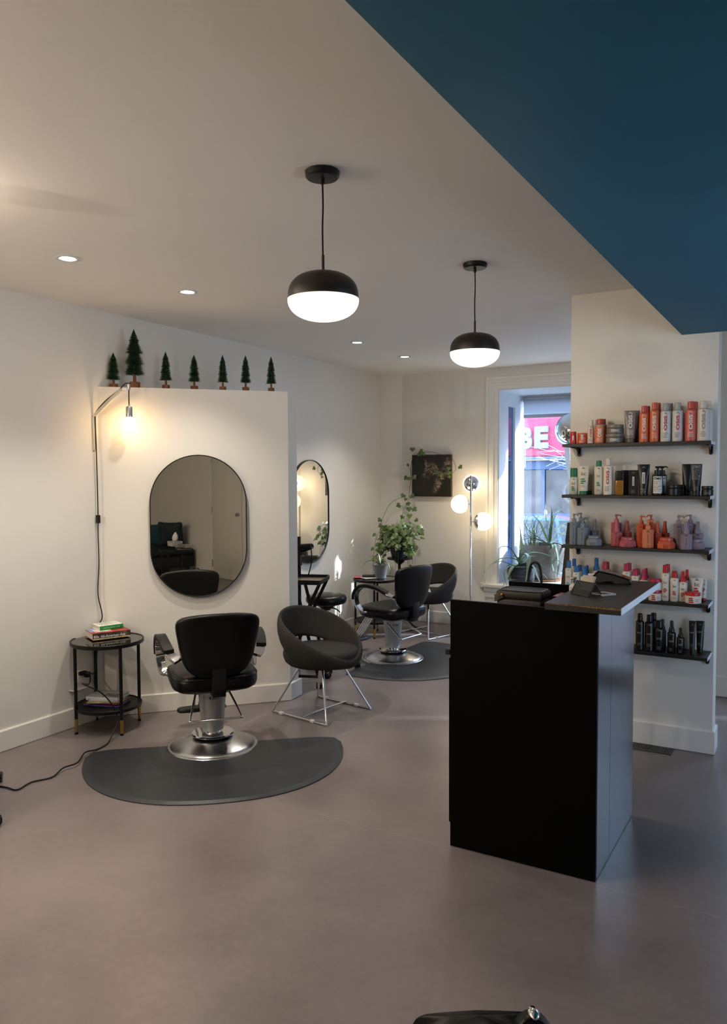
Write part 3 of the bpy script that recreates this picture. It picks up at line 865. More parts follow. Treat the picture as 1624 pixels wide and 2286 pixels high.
bm = nb(); q = rl((-4.05, 3.516, 1.314)); box(bm, q.x - 0.011, q.x + 0.011, q.y - 0.011, q.y + 0.011, q.z - 0.027, q.z + 0.027, 0.003); part('cord_switch', bm, BLKPLA, wl)
bm = nb(); q = rl((-4.05, 3.37, 0.335)); box(bm, q.x - 0.022, q.x + 0.012, q.y - 0.03, q.y + 0.02, q.z - 0.012, q.z + 0.013, 0.004); part('plug', bm, BLKPLA, wl)
q = rl(BULB)
bm = nb(); lathe(bm, [(0, 0.115), (0.006, 0.115), (0.007, 0.105), (0.019, 0.102), (0.021, 0.098), (0.0225, 0.036), (0.021, 0.034), (0, 0.034)], 28, q); part('socket', bm, BRUSH, wl)
prof_b = [(0.0, -0.0385)] + [(0.0385 * cos(a), 0.0385 * sin(a)) for a in [radians(-80 + 10 * i) for i in range(14)]] + [(0.022, 0.033), (0.018, 0.038)]
bm = nb(); R = [[q + Vector((0, 0, prof_b[0][1]))]] + [[q + Vector((r * cos(2 * pi * j / 32), r * sin(2 * pi * j / 32), z)) for j in range(32)] for r, z in prof_b[1:]]; rows(bm, R); part('bulb', bm, emis('bulb_opal', (1.0, 0.94, 0.82), 5.0, 0.4), wl, 80)

# outlet with plug cover
ot = thing('wall_outlet', 'white wall outlet with clear box cover behind the near side table', 'outlet', (-4.077, 3.35, 0.32))
bm = nb(); box(bm, 0, 0.006, -0.07, 0.07, -0.06, 0.06, 0.002); part('cover_plate', bm, WHITEP, ot)
bm = nb(); box(bm, 0.006, 0.02, -0.02, 0.055, -0.045, 0.03, 0.003); part('adapter', bm, WHITEP, ot)
bm = nb(); box(bm, 0.0, 0.05, -0.075, 0.06, -0.082, -0.078, 0.001); part('cover_lip', bm, M('clear_plastic', (0.55, 0.55, 0.54), 0.15), ot)
# power cord across the floor
pc = thing('power_cord', 'black power cord running from the outlet over the mat and across the floor', 'cord', (-4.04, 3.40, 0.30))
def pcr(p): return Vector(p) - Vector((-4.04, 3.40, 0.30))
C2 = [(-4.046, 3.40, 0.315), (-4.02, 3.40, 0.31), (-3.95, 3.33, 0.285), (-3.84, 3.19, 0.335), (-3.78, 3.23, 0.30), (-3.755, 3.262, 0.27), (-3.727, 3.292, 0.221), (-3.703, 3.313, 0.165), (-3.68, 3.315, 0.10), (-3.66, 3.26, 0.045), (-3.635, 3.20, 0.008), (-3.612, 3.15, 0.006), (-3.60, 3.08, 0.006), (-3.587, 2.985, 0.02), (-3.50, 2.86, 0.019), (-3.505, 2.77, 0.018), (-3.475, 2.675, 0.006), (-3.512, 2.58, 0.006), (-3.488, 2.478, 0.006), (-3.56, 2.47, 0.006), (-3.62, 2.45, 0.006), (-3.68, 2.36, 0.006), (-3.70, 2.25, 0.006), (-3.71, 2.16, 0.006)]
bm = nb(); tube(bm, [pcr(q) for q in smooth(C2, 6)], 0.0042, 8); part('cable', bm, BLKPLA, pc, 60)
bm = nb(); q = pcr((-4.046, 3.40, 0.315)); box(bm, q.x - 0.012, q.x + 0.02, q.y - 0.02, q.y + 0.012, q.z - 0.012, q.z + 0.01, 0.004); part('plug', bm, BLKPLA, pc)
# ------------------------------------------------------------------ bottle-brush trees on the partition
NEED = M('brush_green', (0.017, 0.055, 0.020), 0.8, var=0.6, scale=60)
BARK = M('tree_wood', '6E4424', 0.7, var=0.45, scale=70, stretch=(1, 1, 0.3))
def brush_tree(h, rmax, tiers, seed, trunk_h, base):
    t = thing('bottle_brush_tree', 'x', 'decoration tree', (0, 0, 0), 0, 'bottle-brush trees along the partition top')
    rnd = random.Random(seed)
    bw, bh = base
    bm = nb()
    z0 = bh + trunk_h
    H = h - z0
    tube(bm, [(0, 0, z0 - 0.01), (0, 0, h - 0.004)], 0.0022, 5)
    prev = z0
    for ti, (f0, f1, rb, rt) in enumerate(tiers):
        zb, zt = z0 + f0 * H, z0 + f1 * H
        n = int(16000 * (zt - zb) * (0.5 + 0.5 * rb))
        for i in range(n):
            f = rnd.random()
            z = zb + (zt - zb) * f
            r = (rb + (rt - rb) * f) * rmax * (0.82 + 0.26 * rnd.random())
            a = rnd.random() * 2 * pi
            dz = -r * (0.02 + 0.16 * rnd.random()) * (1 - 0.5 * f)
            d = Vector((cos(a), sin(a), 0)); s = Vector((-sin(a), cos(a), 0)) * (0.0006 + rmax * 0.009)
            p0 = Vector((0, 0, z)) + d * r * 0.12
            p1 = Vector((0, 0, z + dz)) + d * r
            u = Vector((0, 0, 0.0009 + rmax * 0.006))
            vs = [bm.verts.new(q) for q in (p0 - s, p0 + s, p1)]
            bm.faces.new(vs)
            vs = [bm.verts.new(q) for q in (p0 - u, p0 + u, p1)]
            bm.faces.new(vs)
        # dense core
        lathe(bm, [(0, zb + 0.004), (rb * rmax * 0.36, zb + 0.005), (rt * rmax * 0.3, zt), (0, zt + 0.002)], 10)
    part('foliage', bm, NEED, t, 180, recalc=False)
    bm = nb(); lathe(bm, [(0, bh - 0.002), (bw * 0.30, bh - 0.002), (bw * 0.27, z0), (0, z0)], 10); part('trunk', bm, BARK, t, 50)
    bm = nb(); lathe(bm, [(0, 0), (bw * 0.97, 0.0), (bw, 0.002), (bw, bh - 0.003), (bw * 0.93, bh), (0, bh)], 18); part('wooden_base', bm, BARK, t, 40)
    return t
small = [(0.0, 0.30, 1.0, 0.62), (0.26, 0.52, 0.86, 0.5), (0.48, 0.76, 0.74, 0.40), (0.72, 1.0, 0.56, 0.03)]
big = [(0.0, 0.28, 1.0, 0.62), (0.24, 0.52, 0.98, 0.46), (0.48, 0.77, 0.92, 0.36), (0.74, 1.0, 0.56, 0.03)]
st0 = brush_tree(0.243, 0.049, small, 3, 0.034, (0.026, 0.026))
bg0 = brush_tree(0.386, 0.073, big, 5, 0.052, (0.036, 0.040))
TL = ['small bottle-brush tree at the wall end of the partition, left of the big one', None, 'small bottle-brush tree just after the big one', 'small bottle-brush tree third after the wall end, second after the big one',
      'small bottle-brush tree in the middle of the partition top row', 'small bottle-brush tree second from the free end of the partition', 'small bottle-brush tree at the free end of the partition']
TL[0] = 'small bottle-brush tree at the wall end of the partition'
TL[3] = 'small bottle-brush tree second after the big one'
TL[4] = 'small bottle-brush tree third after the big one'
ts = [0.108, 0.241, 0.443, 0.630, 0.822, 0.979, 1.157]
hs = [0.228, 0.386, 0.247, 0.233, 0.241, 0.244, 0.243]
ws = [1.05, 1, 1.0, 1.0, 0.88, 0.92, 0.86]
first = True
for i in range(7):
    p = on_part(ts[i], -0.048, 2.1755)
    if i == 1:
        bg0.location = p; bg0['label'] = 'tall four-tiered bottle-brush tree, the biggest on the partition'; continue
    if first:
        st0.location = p; st0['label'] = TL[0]; st0.scale = (ws[0], ws[0], hs[0] / 0.243); first = False
    else:
        dup(st0, p, i * 1.3, TL[i], None, (ws[i], ws[i], hs[i] / 0.243))

# ------------------------------------------------------------------ tray trolley with hair dryer holder
tt = thing('tray_trolley', 'black folding tray trolley on crossed legs beside the back wall mirror', 'trolley', (-3.40, 5.02, 0), 0.0)
ud = Vector((-0.128, 0.335, 0)).normalized(); vd_ = Vector((-0.335, -0.128, 0)).normalized() * 1.0     # along the right edge, and leftwards
K = Vector((-3.17, 4.80, 0)) - Vector((-3.40, 5.02, 0))
vd_ = Vector((-ud.y, ud.x, 0))
def tl_(a, b, z): return K + ud * a + vd_ * b + Vector((0, 0, z))
W_, D_ = 0.38, 0.345
bm = nb()
def tray_ring(k, z, rc=0.03):
    o = []
    for cx, cy, a0 in ((D_ - rc, rc, -pi / 2), (D_ - rc, W_ - rc, 0), (rc, W_ - rc, pi / 2), (rc, rc, pi)):
        for i in range(6):
            a = a0 + pi / 2 * i / 5
            o.append(tl_(cx + (rc + k) * cos(a), cy + (rc + k) * sin(a), z))
    return o
rows(bm, [tray_ring(-0.012, 0.778), tray_ring(0.0, 0.781), tray_ring(0.004, 0.812), tray_ring(0.0, 0.815), tray_ring(-0.006, 0.812), tray_ring(-0.010, 0.790)], True, False, True, True); part('tray', bm, BLKPLA, tt, 30)
bm = nb(); rows(bm, [tray_ring(-0.012, 0.7905), tray_ring(-0.012, 0.7925)], True, False, True, True); part('tray_liner', bm, M('tray_liner', '6B6252', 0.35, var=0.4, scale=20), tt, 30)
for a in (0.035, D_ - 0.035):
    for k, (b0_, b1_) in enumerate(((0.03, 0.20), (W_ - 0.03, 0.02))):
        aa = a + 0.014 * k
        bm = nb(); band(bm, [tl_(aa, b0_, 0.09), tl_(aa, b0_ + (b1_ - b0_) * 0.5, 0.43), tl_(aa, b1_, 0.779)], tuple(ud), 0.012, 0.024); part('leg', bm, BLKMET, tt)
for a in (0.02, D_ - 0.02):
    bm = nb(); tube(bm, [tl_(a, 0.02, 0.09), tl_(a, W_ - 0.02, 0.09)], 0.011, 8); part('foot_rail', bm, BLKMET, tt)
def caster(parent, p, r=0.024, spin=0.0, mat=BLKPLA):
    p = Vector(p)
    m = Matrix.Translation(p + Vector((0, 0, r))) @ Matrix.Rotation(spin, 4, 'Z') @ Matrix.Rotation(pi / 2, 4, 'Y')
    bm = nb()
    for s in (-1, 1):
        lathe(bm, [(0, s * 0.004), (r * 0.96, s * 0.004), (r, s * 0.008), (r, s * 0.017), (r * 0.88, s * 0.022), (0, s * 0.023)], 22, mat=m)
    w = part('caster_wheel', bm, mat, parent, 40)
    bm = nb(); lathe(bm, [(0, r * 0.8), (0.009, r * 0.8), (0.008, r * 2.2), (0, r * 2.2)], 10, tuple(p)); pillow(bm, r * 0.8, r * 0.7, [(0.01, r * 1.55), (0.0, r * 1.7), (0.004, r * 1.95), (0.012, r * 2.05)], 2.4, 20, 0, (p.x, p.y, 0)); part('caster_fork', bm, mat, w, 40)
    return w
for a in (0.02, D_ - 0.02):
    for b in (0.02, W_ - 0.02):
        caster(tt, tl_(a, b, 0), 0.024, 0.6 + a * 3)
bm = nb(); box(bm, -0.018, 0.018, -0.012, 0.012, 0, 1.02, 0.003, mat=Matrix.Translation(tl_(0.352, 0.254, 0.09)) @ Matrix.Rotation(0.4, 4, 'Z')); part('upright', bm, BLKMET, tt)
hd = thing('hair_dryer', 'black hair dryer hanging with looped cord by the back wall mirror', 'hair dryer', (-3.50, 5.06, 1.02))
bm = nb(); Rm = Matrix.Rotation(radians(78), 4, 'Y') @ Matrix.Rotation(0, 4, 'X'); lathe(bm, [(0, -0.10), (0.028, -0.10), (0.034, -0.085), (0.034, 0.0), (0.026, 0.06), (0.021, 0.085), (0.017, 0.085), (0, 0.06)], 20, mat=Rm); part('barrel', bm, BLKPLA, hd)
bm = nb(); tube(bm, smooth([(-0.03, 0, -0.02), (-0.035, 0.0, -0.09), (-0.03, 0, -0.14)], 4), 0.015, 10); part('handle', bm, BLKPLA, hd, 60)
bm = nb(); tube(bm, smooth([(0.055, -0.01, 0.0), (0.075, -0.02, 0.012), (0.088, -0.02, -0.02), (0.09, -0.02, -0.09), (0.075, -0.02, -0.16), (0.055, -0.02, -0.215)], 6), 0.0045, 8); part('cord', bm, BLKPLA, hd, 60)
bm = nb(); box(bm, -0.05, 0.035, -0.012, 0.012, -0.058, -0.028, 0.003); part('holder_clip', bm, M('holder_grey', '50565E', 0.4), hd)

# ------------------------------------------------------------------ stool
so = thing('rolling_stool', 'round black leather rolling stool behind the near bucket chair', 'stool', (-3.51, 5.40, 0))
bm = nb(); lathe(bm, [(0, 0.525), (0.12, 0.525), (0.155, 0.535), (0.168, 0.55), (0.170, 0.575), (0.160, 0.595), (0.13, 0.606), (0.06, 0.612), (0, 0.613)], 48); part('seat', bm, LEATH, so, 60)
bm = nb(); lathe(bm, [(0, 0.475), (0.03, 0.475), (0.075, 0.515), (0.08, 0.527), (0, 0.527)], 24); tube(bm, smooth([(0.05, -0.02, 0.505), (0.13, -0.05, 0.50), (0.17, -0.06, 0.48)], 4), 0.006, 6); part('seat_mechanism', bm, BLKPLA, so)
bm = nb(); lathe(bm, [(0, 0.24), (0.0125, 0.24), (0.0125, 0.48), (0, 0.48)], 16); part('gas_lift', bm, CHROME, so)
bm = nb(); lathe(bm, [(0, 0.085), (0.034, 0.085), (0.028, 0.25), (0, 0.25)], 20); part('column', bm, BLKPLA, so)
for i in range(5):
    a = radians(18) + 2 * pi * i / 5
    d = Vector((cos(a), sin(a), 0))
    bm = nb(); band(bm, [d * 0.02 + Vector((0, 0, 0.125)), d * 0.14 + Vector((0, 0, 0.105)), d * 0.262 + Vector((0, 0, 0.078))], (-d.y, d.x, 0), [0.05, 0.04, 0.03], 0.028); lg = part('base_arm', bm, BLKPLA, so)
    caster(so, d * 0.26, 0.027, a + 0.5)

# ------------------------------------------------------------------ floor lamp
fl_ = thing('floor_lamp', 'chrome floor lamp with three glowing globe shades beside the shop window', 'floor lamp', (-3.012, 7.30, 0))
bm = nb(); lathe(bm, [(0, 0), (0.125, 0), (0.127, 0.004), (0.125, 0.016), (0.12, 0.02), (0.012, 0.022), (0, 0.022)], 48); part('base', bm, CHROME, fl_)
bm = nb(); lathe(bm, [(0, 0.02), (0.0095, 0.02), (0.0095, 1.575), (0.007, 1.579), (0, 1.579)], 16); part('pole', bm, CHROME, fl_)
GLOBE = emis('opal_globe', (1.0, 0.91, 0.68), 1.0, 0.25)
def globe(offset, axis, r=0.093):
    ax = Vector(axis).normalized()
    q = ax.to_track_quat('Z', 'Y').to_matrix().to_4x4()
    m = Matrix.Translation(Vector(offset)) @ q
    cut = radians(52)
    R = []
    n = 40
    pr = [(r * sin(a), -r * cos(a)) for a in [cut + (pi - cut) * i / 22 for i in range(23)]]
    for x, z in pr[:-1]:
        R.append([m @ Vector((x * cos(2 * pi * j / n), x * sin(2 * pi * j / n), z)) for j in range(n)])
    R.append([m @ Vector((0, 0, r))])
    bm = nb(); rows(bm, R); g = part('globe_shade', bm, GLOBE, fl_, 80)
    pr = [(r * 1.012 * sin(a), -r * 1.012 * cos(a)) for a in [cut * i / 10 for i in range(11)]]
    bm = nb(); R = [[m @ Vector((0, 0, pr[0][1]))]] + [[m @ Vector((x * cos(2 * pi * j / n), x * sin(2 * pi * j / n), z)) for j in range(n)] for x, z in pr[1:]]
    R.append([m @ Vector((pr[-1][0] * 0.96 * cos(2 * pi * j / n), pr[-1][0] * 0.96 * sin(2 * pi * j / n), pr[-1][1] + 0.001)) for j in range(n)])
    rows(bm, R); lathe(bm, [(0, -r * 1.012), (0.006, -r * 1.012), (0.006, -r * 1.32), (0, -r * 1.32)], 10, mat=m); part('chrome_cap', bm, CHROME, g, 70, label='chrome cap')
GL = []
for o, ax in (((-0.034, 0.108, 1.497), (-0.30, 0.95, 0)), ((-0.086, -0.072, 1.295), (-0.77, -0.64, 0)), ((0.106, 0.058, 1.118), (0.876, 0.48, 0))):
    globe(o, ax)
    GL.append((-3.012 + o[0], 7.30 + o[1], o[2]))

# ------------------------------------------------------------------ picture
def picture_material():
    m = bpy.data.materials.new('dark_still_life')
    m.use_nodes = True
    nt = m.node_tree; L = nt.links.new
    b = nt.nodes['Principled BSDF']; b.inputs['Roughness'].default_value = 0.4
    tc = nt.nodes.new('ShaderNodeTexCoord')
    def blob(x, z, sx, sz, rot=0.0):
        mp = nt.nodes.new('ShaderNodeMapping'); mp.vector_type = 'TEXTURE'
        mp.inputs['Location'].default_value = (x, 0, z); mp.inputs['Rotation'].default_value = (0, rot, 0); mp.inputs['Scale'].default_value = (sx, 1, sz)
        L(tc.outputs['Object'], mp.inputs['Vector'])
        g = nt.nodes.new('ShaderNodeTexGradient'); g.gradient_type = 'SPHERICAL'; L(mp.outputs['Vector'], g.inputs['Vector'])
        r = nt.nodes.new('ShaderNodeMapRange'); r.inputs['From Max'].default_value = 0.45; L(g.outputs['Fac'], r.inputs['Value'])
        return r.outputs['Result']
    outs = [blob(0.10, -0.04, 0.055, 0.20, 0.42), blob(0.02, 0.07, 0.10, 0.085, 0.5), blob(-0.05, 0.045, 0.045, 0.06), blob(-0.075, 0.0, 0.035, 0.035), blob(-0.045, -0.006, 0.032, 0.032), blob(0.165, 0.03, 0.05, 0.045), blob(0.19, 0.14, 0.05, 0.06), blob(-0.06, 0.13, 0.02, 0.06, -0.2)]
    cur = outs[0]
    for o in outs[1:]:
        mx = nt.nodes.new('ShaderNodeMath'); mx.operation = 'MAXIMUM'; L(cur, mx.inputs[0]); L(o, mx.inputs[1]); cur = mx.outputs[0]
    n = nt.nodes.new('ShaderNodeTexNoise'); n.inputs['Scale'].default_value = 28; n.inputs['Detail'].default_value = 6; n.inputs['Distortion'].default_value = 1.2
    L(tc.outputs['Object'], n.inputs['Vector'])
    n2 = nt.nodes.new('ShaderNodeMapRange'); n2.inputs['From Min'].default_value = 0.35; n2.inputs['From Max'].default_value = 0.7; L(n.outputs['Fac'], n2.inputs['Value'])
    mu = nt.nodes.new('ShaderNodeMath'); mu.operation = 'MULTIPLY'; L(cur, mu.inputs[0]); L(n2.outputs['Result'], mu.inputs[1])
    ad = nt.nodes.new('ShaderNodeMath'); ad.operation = 'MULTIPLY_ADD'; ad.inputs[1].default_value = 0.10; L(n2.outputs['Result'], ad.inputs[0]); L(mu.outputs[0], ad.inputs[2])
    r = nt.nodes.new('ShaderNodeValToRGB')
    r.color_ramp.elements[0].color = (0.008, 0.006, 0.004, 1); r.color_ramp.elements[1].color = (0.36, 0.28, 0.19, 1); r.color_ramp.elements[1].position = 1.0
    e = r.color_ramp.elements.new(0.35); e.color = (0.055, 0.040, 0.026, 1)
    L(ad.outputs[0], r.inputs['Fac']); L(r.outputs['Color'], b.inputs['Base Color'])
    return m
pi_ = thing('canvas_picture', 'dark brown still-life canvas on the front wall with ivy trailing over it', 'picture', (-3.565, 7.565, 1.578))
bm = nb(); box(bm, -0.228, 0.228, -0.025, 0.012, -0.222, 0.222, 0.003); part('canvas', bm, picture_material(), pi_)
bm = nb(); box(bm, -0.222, 0.2275, 0.012, 0.024, -0.216, 0.216); part('stretcher_frame', bm, M('stretcher', 'B08A58', 0.6), pi_)

# ------------------------------------------------------------------ ivy
IVYL = M('ivy_leaf', (0.075, 0.125, 0.030), 0.45, var=0.55, scale=14)
STEM = M('ivy_stem', (0.05, 0.035, 0.02), 0.7)
def ivy_leaf(bm, p, nrm, up, size, rnd):
    nrm = Vector(nrm).normalized(); u = Vector(up); u = (u - nrm * u.dot(nrm))
    if u.length < 1e-4: u = nrm.orthogonal()
    u.normalize(); s = u.cross(nrm)
    o = [(0, -0.04), (0.32, -0.26), (0.64, -0.14), (0.60, 0.12), (0.90, 0.36), (0.52, 0.50), (0.34, 0.72), (0, 1.10)]
    o = o + [(-x, y) for x, y in reversed(o[1:-1])]
    bend = 0.25 + 0.3 * rnd.random()
    vs = []
    for x, y in o:
        z = -bend * (x * x * 0.5 + (y - 0.3) ** 2 * 0.35) - 0.12 * abs(x)
        vs.append(bm.verts.new(Vector(p) + (s * x + u * y + nrm * z) * size))
    c = bm.verts.new(Vector(p) + u * 0.25 * size + nrm * 0.04 * size)
    for i in range(len(vs)):
        bm.faces.new((vs[i], vs[(i + 1) % len(vs)], c))
st_ = thing('plant_stand', 'black pedestal plant stand with round top under the ivy pot', 'plant stand', (-3.735, 7.14, 0))
bm = nb(); lathe(bm, [(0, 0.718), (0.125, 0.718), (0.128, 0.722), (0.128, 0.733), (0.125, 0.736), (0, 0.736)], 40); part('top', bm, BLKMET, st_)
bm = nb(); lathe(bm, [(0, 0.10), (0.013, 0.10), (0.013, 0.66), (0.05, 0.69), (0.055, 0.719), (0, 0.719)], 20); part('pole', bm, BLKMET, st_)
for i in range(3):
    a = 0.4 + 2 * pi * i / 3; d = Vector((cos(a), sin(a), 0))
    bm = nb(); tube(bm, smooth([d * 0.005 + Vector((0, 0, 0.16)), d * 0.07 + Vector((0, 0, 0.10)), d * 0.15 + Vector((0, 0, 0.02)), d * 0.19 + Vector((0, 0, 0.008))], 4), 0.008, 8); part('foot', bm, BLKMET, st_, 60)
iv = thing('potted_ivy', 'trailing ivy in a dark blue pot, climbing up to the picture', 'plant', (-3.735, 7.14, 0.7365))
bm = nb(); lathe(bm, [(0, 0), (0.075, 0), (0.08, 0.004), (0.120, 0.165), (0.127, 0.172), (0.127, 0.188), (0.119, 0.188), (0.112, 0.165), (0, 0.160)], 40); part('pot', bm, M('pot_navy', (0.006, 0.012, 0.026), 0.5, var=0.2), iv)
bm = nb(); lathe(bm, [(0, 0.158), (0.112, 0.158), (0.09, 0.172), (0, 0.176)], 20); part('soil', bm, M('soil', (0.02, 0.014, 0.01), 0.95, var=0.5, scale=200), iv)
rnd = random.Random(21)
bl_ = nb(); bs = nb()
C0 = Vector((0, 0, 0.18))
for i in range(40):
    a = rnd.random() * 2 * pi
    reach = 0.10 + 0.20 * rnd.random()
    rise = 0.02 + 0.16 * rnd.random()
    fall = rnd.random() ** 1.3 * 0.42
    d = Vector((cos(a), sin(a) * 0.85, 0))
    if d.y > 0.3: reach *= 0.8
    P = smooth([C0, C0 + d * reach * 0.45 + Vector((0, 0, rise)), C0 + d * reach * 0.9 + Vector((0, 0, rise * 0.7 - fall * 0.3)), C0 + d * reach + Vector((0, 0, rise * 0.2 - fall))], 5)
    tube(bs, P, 0.0016, 4)
    for k in range(3, len(P), 2 if fall < 0.2 else 2):
        o = Vector((rnd.uniform(-1, 1), rnd.uniform(-1, 1), rnd.uniform(-.6, .8))) * 0.035
        pos = P[k] + o
        nrm = (d * 0.6 + Vector((0.25, -0.55, 0.65)) + Vector((rnd.uniform(-.5, .5), rnd.uniform(-.5, .5), rnd.uniform(-.3, .3))))
        wp = pos + Vector((-3.735, 7.14, 0.7365))
        if (Vector((wp.x + 3.36, wp.y - 7.03)).length < 0.37 and wp.z < 0.80) or (Vector((wp.x + 3.79, wp.y - 6.735)).length < 0.26 and wp.z < 0.64) or wp.x < -4.06 or wp.y > 7.55 or (abs(pos.x + 0.02) < 0.10 and pos.y < 0 and pos.z < 0.12):
            continue
        ivy_leaf(bl_, pos, nrm, Vector((d.x * 0.5, d.y * 0.5, -1.0)) + Vector((rnd.uniform(-.5, .5), 0, 0)), 0.032 + 0.024 * rnd.random(), rnd)
def w2(p): return Vector(p) - Vector((-3.735, 7.14, 0.7365))
V1 = smooth([w2(q) for q in [(-3.72, 7.14, 0.92), (-3.80, 7.30, 1.12), (-3.815, 7.49, 1.30), (-3.81, 7.52, 1.434), (-3.80, 7.53, 1.53), (-3.80, 7.53, 1.66), (-3.765, 7.53, 1.80), (-3.70, 7.535, 1.822), (-3.61, 7.535, 1.83), (-3.53, 7.525, 1.825), (-3.453, 7.515, 1.802)]], 5)
V2 = smooth([w2(q) for q in [(-3.33, 7.56, 1.75), (-3.30, 7.52, 1.74), (-3.262, 7.50, 1.65), (-3.30, 7.49, 1.60), (-3.337, 7.49, 1.567), (-3.42, 7.50, 1.56), (-3.506, 7.51, 1.592)]], 5)
V3 = smooth([w2(q) for q in [(-3.80, 7.16, 0.93), (-3.98, 7.22, 1.03), (-4.03, 7.30, 1.10), (-3.99, 7.38, 1.26), (-3.93, 7.44, 1.32), (-3.86, 7.49, 1.352)]], 5)
V4 = smooth([w2(q) for q in [(-3.78, 7.53, 1.35), (-3.785, 7.54, 1.50), (-3.80, 7.54, 1.62), (-3.83, 7.53, 1.68)]], 5)
for P, r in ((V1, 0.0022), (V2, 0.0018), (V3, 0.002), (V4, 0.0016)):
    tube(bs, P, r, 5)
for x, y, z, s, a in [(-3.775, 7.52, 1.875, .040, 0), (-3.66, 7.52, 1.845, .036, 1.2), (-3.70, 7.51, 1.815, .040, -1), (-3.635, 7.52, 1.815, .030, 1), (-3.82, 7.51, 1.70, .024, .8), (-3.835, 7.50, 1.565, .042, .7), (-3.755, 7.50, 1.572, .042, -.8), (-3.80, 7.50, 1.56, .034, .1), (-3.86, 7.48, 1.375, .040, .6), (-3.77, 7.48, 1.37, .042, -1),
                      (-3.83, 7.47, 1.335, .028, .2), (-3.80, 7.46, 1.29, .036, -.3), (-3.87, 7.4, 1.27, .042, 1.), (-3.77, 7.42, 1.24, .044, -.2), (-3.71, 7.42, 1.235, .042, -.9), (-3.74, 7.38, 1.17, .042, 0), (-3.81, 7.36, 1.15, .036, .6), (-3.66, 7.36, 1.12, .034, -1), (-3.465, 7.495, 1.62, .034, -.3), (-3.425, 7.485, 1.59, .030, .1), (-3.50, 7.50, 1.635, .022, .2),
                      (-3.335, 7.48, 1.665, .036, 0), (-3.325, 7.48, 1.62, .040, .4), (-3.33, 7.48, 1.575, .026, -.2), (-3.222, 7.50, 1.675, .036, -.9), (-4.02, 7.25, 1.12, .036, .8), (-3.99, 7.22, 1.06, .040, 1), (-3.97, 7.2, 0.99, .036, 1.1)]:
    ivy_leaf(bl_, w2((x, y, z)), (0.35 + rnd.uniform(-.3, .3), -0.9, 0.25), (-sin(a), 0, -cos(a)), s, rnd)
part('foliage', bl_, IVYL, iv, 180, recalc=False)
part('stems', bs, STEM, iv, 180)

# ------------------------------------------------------------------ strap-leaf plants
def strap(bm, pts, w, thick=0.004, fold=0.35, tip=0.06, k=7):
    P = smooth(pts, k)
    n = len(P)
    T, N = frames(P)
    R = []
    up0 = None
    for i, p in enumerate(P):
        f = i / (n - 1)
        ww = w * (min(1.0, 0.75 + 0.5 * f) if f < 0.3 else 1.0) * max(tip, (1 - ((f - 0.25) / 0.75) ** 1.7 if f > 0.25 else 1.0)) / 2
        t = T[i]
        s = t.cross(Vector((0, 0, 1)))
        if s.length < 0.12:
            s = up0 if up0 is not None else t.orthogonal()
        s = s.normalized()
        if up0 is not None and s.dot(up0) < 0: s = -s
        up0 = s
        u = s.cross(t).normalized()
        h = ww * fold
        R.append([p - s * ww + u * h, p - u * thick * 0.2, p + s * ww + u * h, p - u * (thick)])
    rows(bm, R, True, False, True, True)
Rr = Vector((0.864, 0.504, 0)); Fw = Vector((-0.503, 0.863, 0))     # screen-right and away, for silhouettes measured at their distance
def sil(dx, dy, dep=0.0, k=0.00466):
    return Rr * (dx * k) + Vector((0, 0, -dy * k)) + Fw * dep
ALOE = M('aloe_green', (0.19, 0.28, 0.20), 0.42, var=0.35, scale=9)
GRASS = M('grass_leaf', (0.17, 0.25, 0.15), 0.5, var=0.4, scale=9)
GPOT = M('pot_concrete', (0.14, 0.13, 0.122), 0.7, var=0.35, scale=7, bump=0.25, bscale=60)
# large pot
bp_ = thing('potted_aloe', 'tall spiky aloe in the large grey concrete pot on the window sill', 'plant', (-2.515, 8.09, WZ0 + 0.001))
bm = nb(); lathe(bm, [(0, 0.0), (0.185, 0.0), (0.195, 0.006), (0.20, 0.02), (0.18, 0.018), (0, 0.016)], 40); part('saucer', bm, M('terracotta', '9A6A48', 0.7), bp_)
bm = nb(); lathe(bm, [(0, 0.018), (0.15, 0.018), (0.165, 0.025), (0.205, 0.15), (0.232, 0.29), (0.24, 0.375), (0.237, 0.382), (0.222, 0.380), (0.218, 0.34), (0, 0.335)], 56); part('pot', bm, GPOT, bp_)
bm = nb(); lathe(bm, [(0, 0.334), (0.217, 0.338), (0.1, 0.352), (0, 0.355)], 24); part('soil', bm, MATS['soil'], bp_)
bm = nb()
b0 = Vector((0.055, 0.03, 0.37))
kk = 0.00478
def lf(pts, w, dep=0.0, pw=1.0): strap(bm, [b0 + sil(x, y, dep * (i / max(1, len(pts) - 1)) ** pw, kk) for i, (x, y) in enumerate(pts)], w * 1.25)
lf([(0, 0), (-14, -28), (-24, -50), (-40, -68)], 0.040, -0.06)
lf([(0, 0), (-6, -40), (-8, -75), (-8, -95)], 0.030, 0.03)
lf([(0, 0), (2, -35), (4, -65), (3, -85)], 0.036, 0.0)
lf([(0, 0), (5, -35), (12, -66), (30, -82)], 0.034, 0.03)
lf([(0, 0), (12, -22), (24, -40), (44, -56)], 0.038, -0.05)
lf([(0, 0), (-16, -8), (-40, -16), (-68, -12)], 0.030, -0.05)
lf([(0, 0), (-20, -14), (-46, -34), (-60, -62)], 0.022, 0.04)
lf([(0, 0), (20, -12), (34, -26), (46, -22)], 0.022, 0.06)
lf([(0, 0), (18, -4), (36, 14), (38, 45)], 0.026, -0.24, 0.4)
lf([(0, 0), (-2, -2), (-6, 34), (-2, 76)], 0.030, -0.31, 0.25)
lf([(0, 0), (3, -2), (6, 40), (1, 70)], 0.026, -0.31, 0.25)
lf([(0, 0), (14, -2), (30, 10), (38, 36)], 0.022, -0.2)
lf([(0, 0), (10, -50), (22, -74), (40, -66)], 0.018, 0.05)
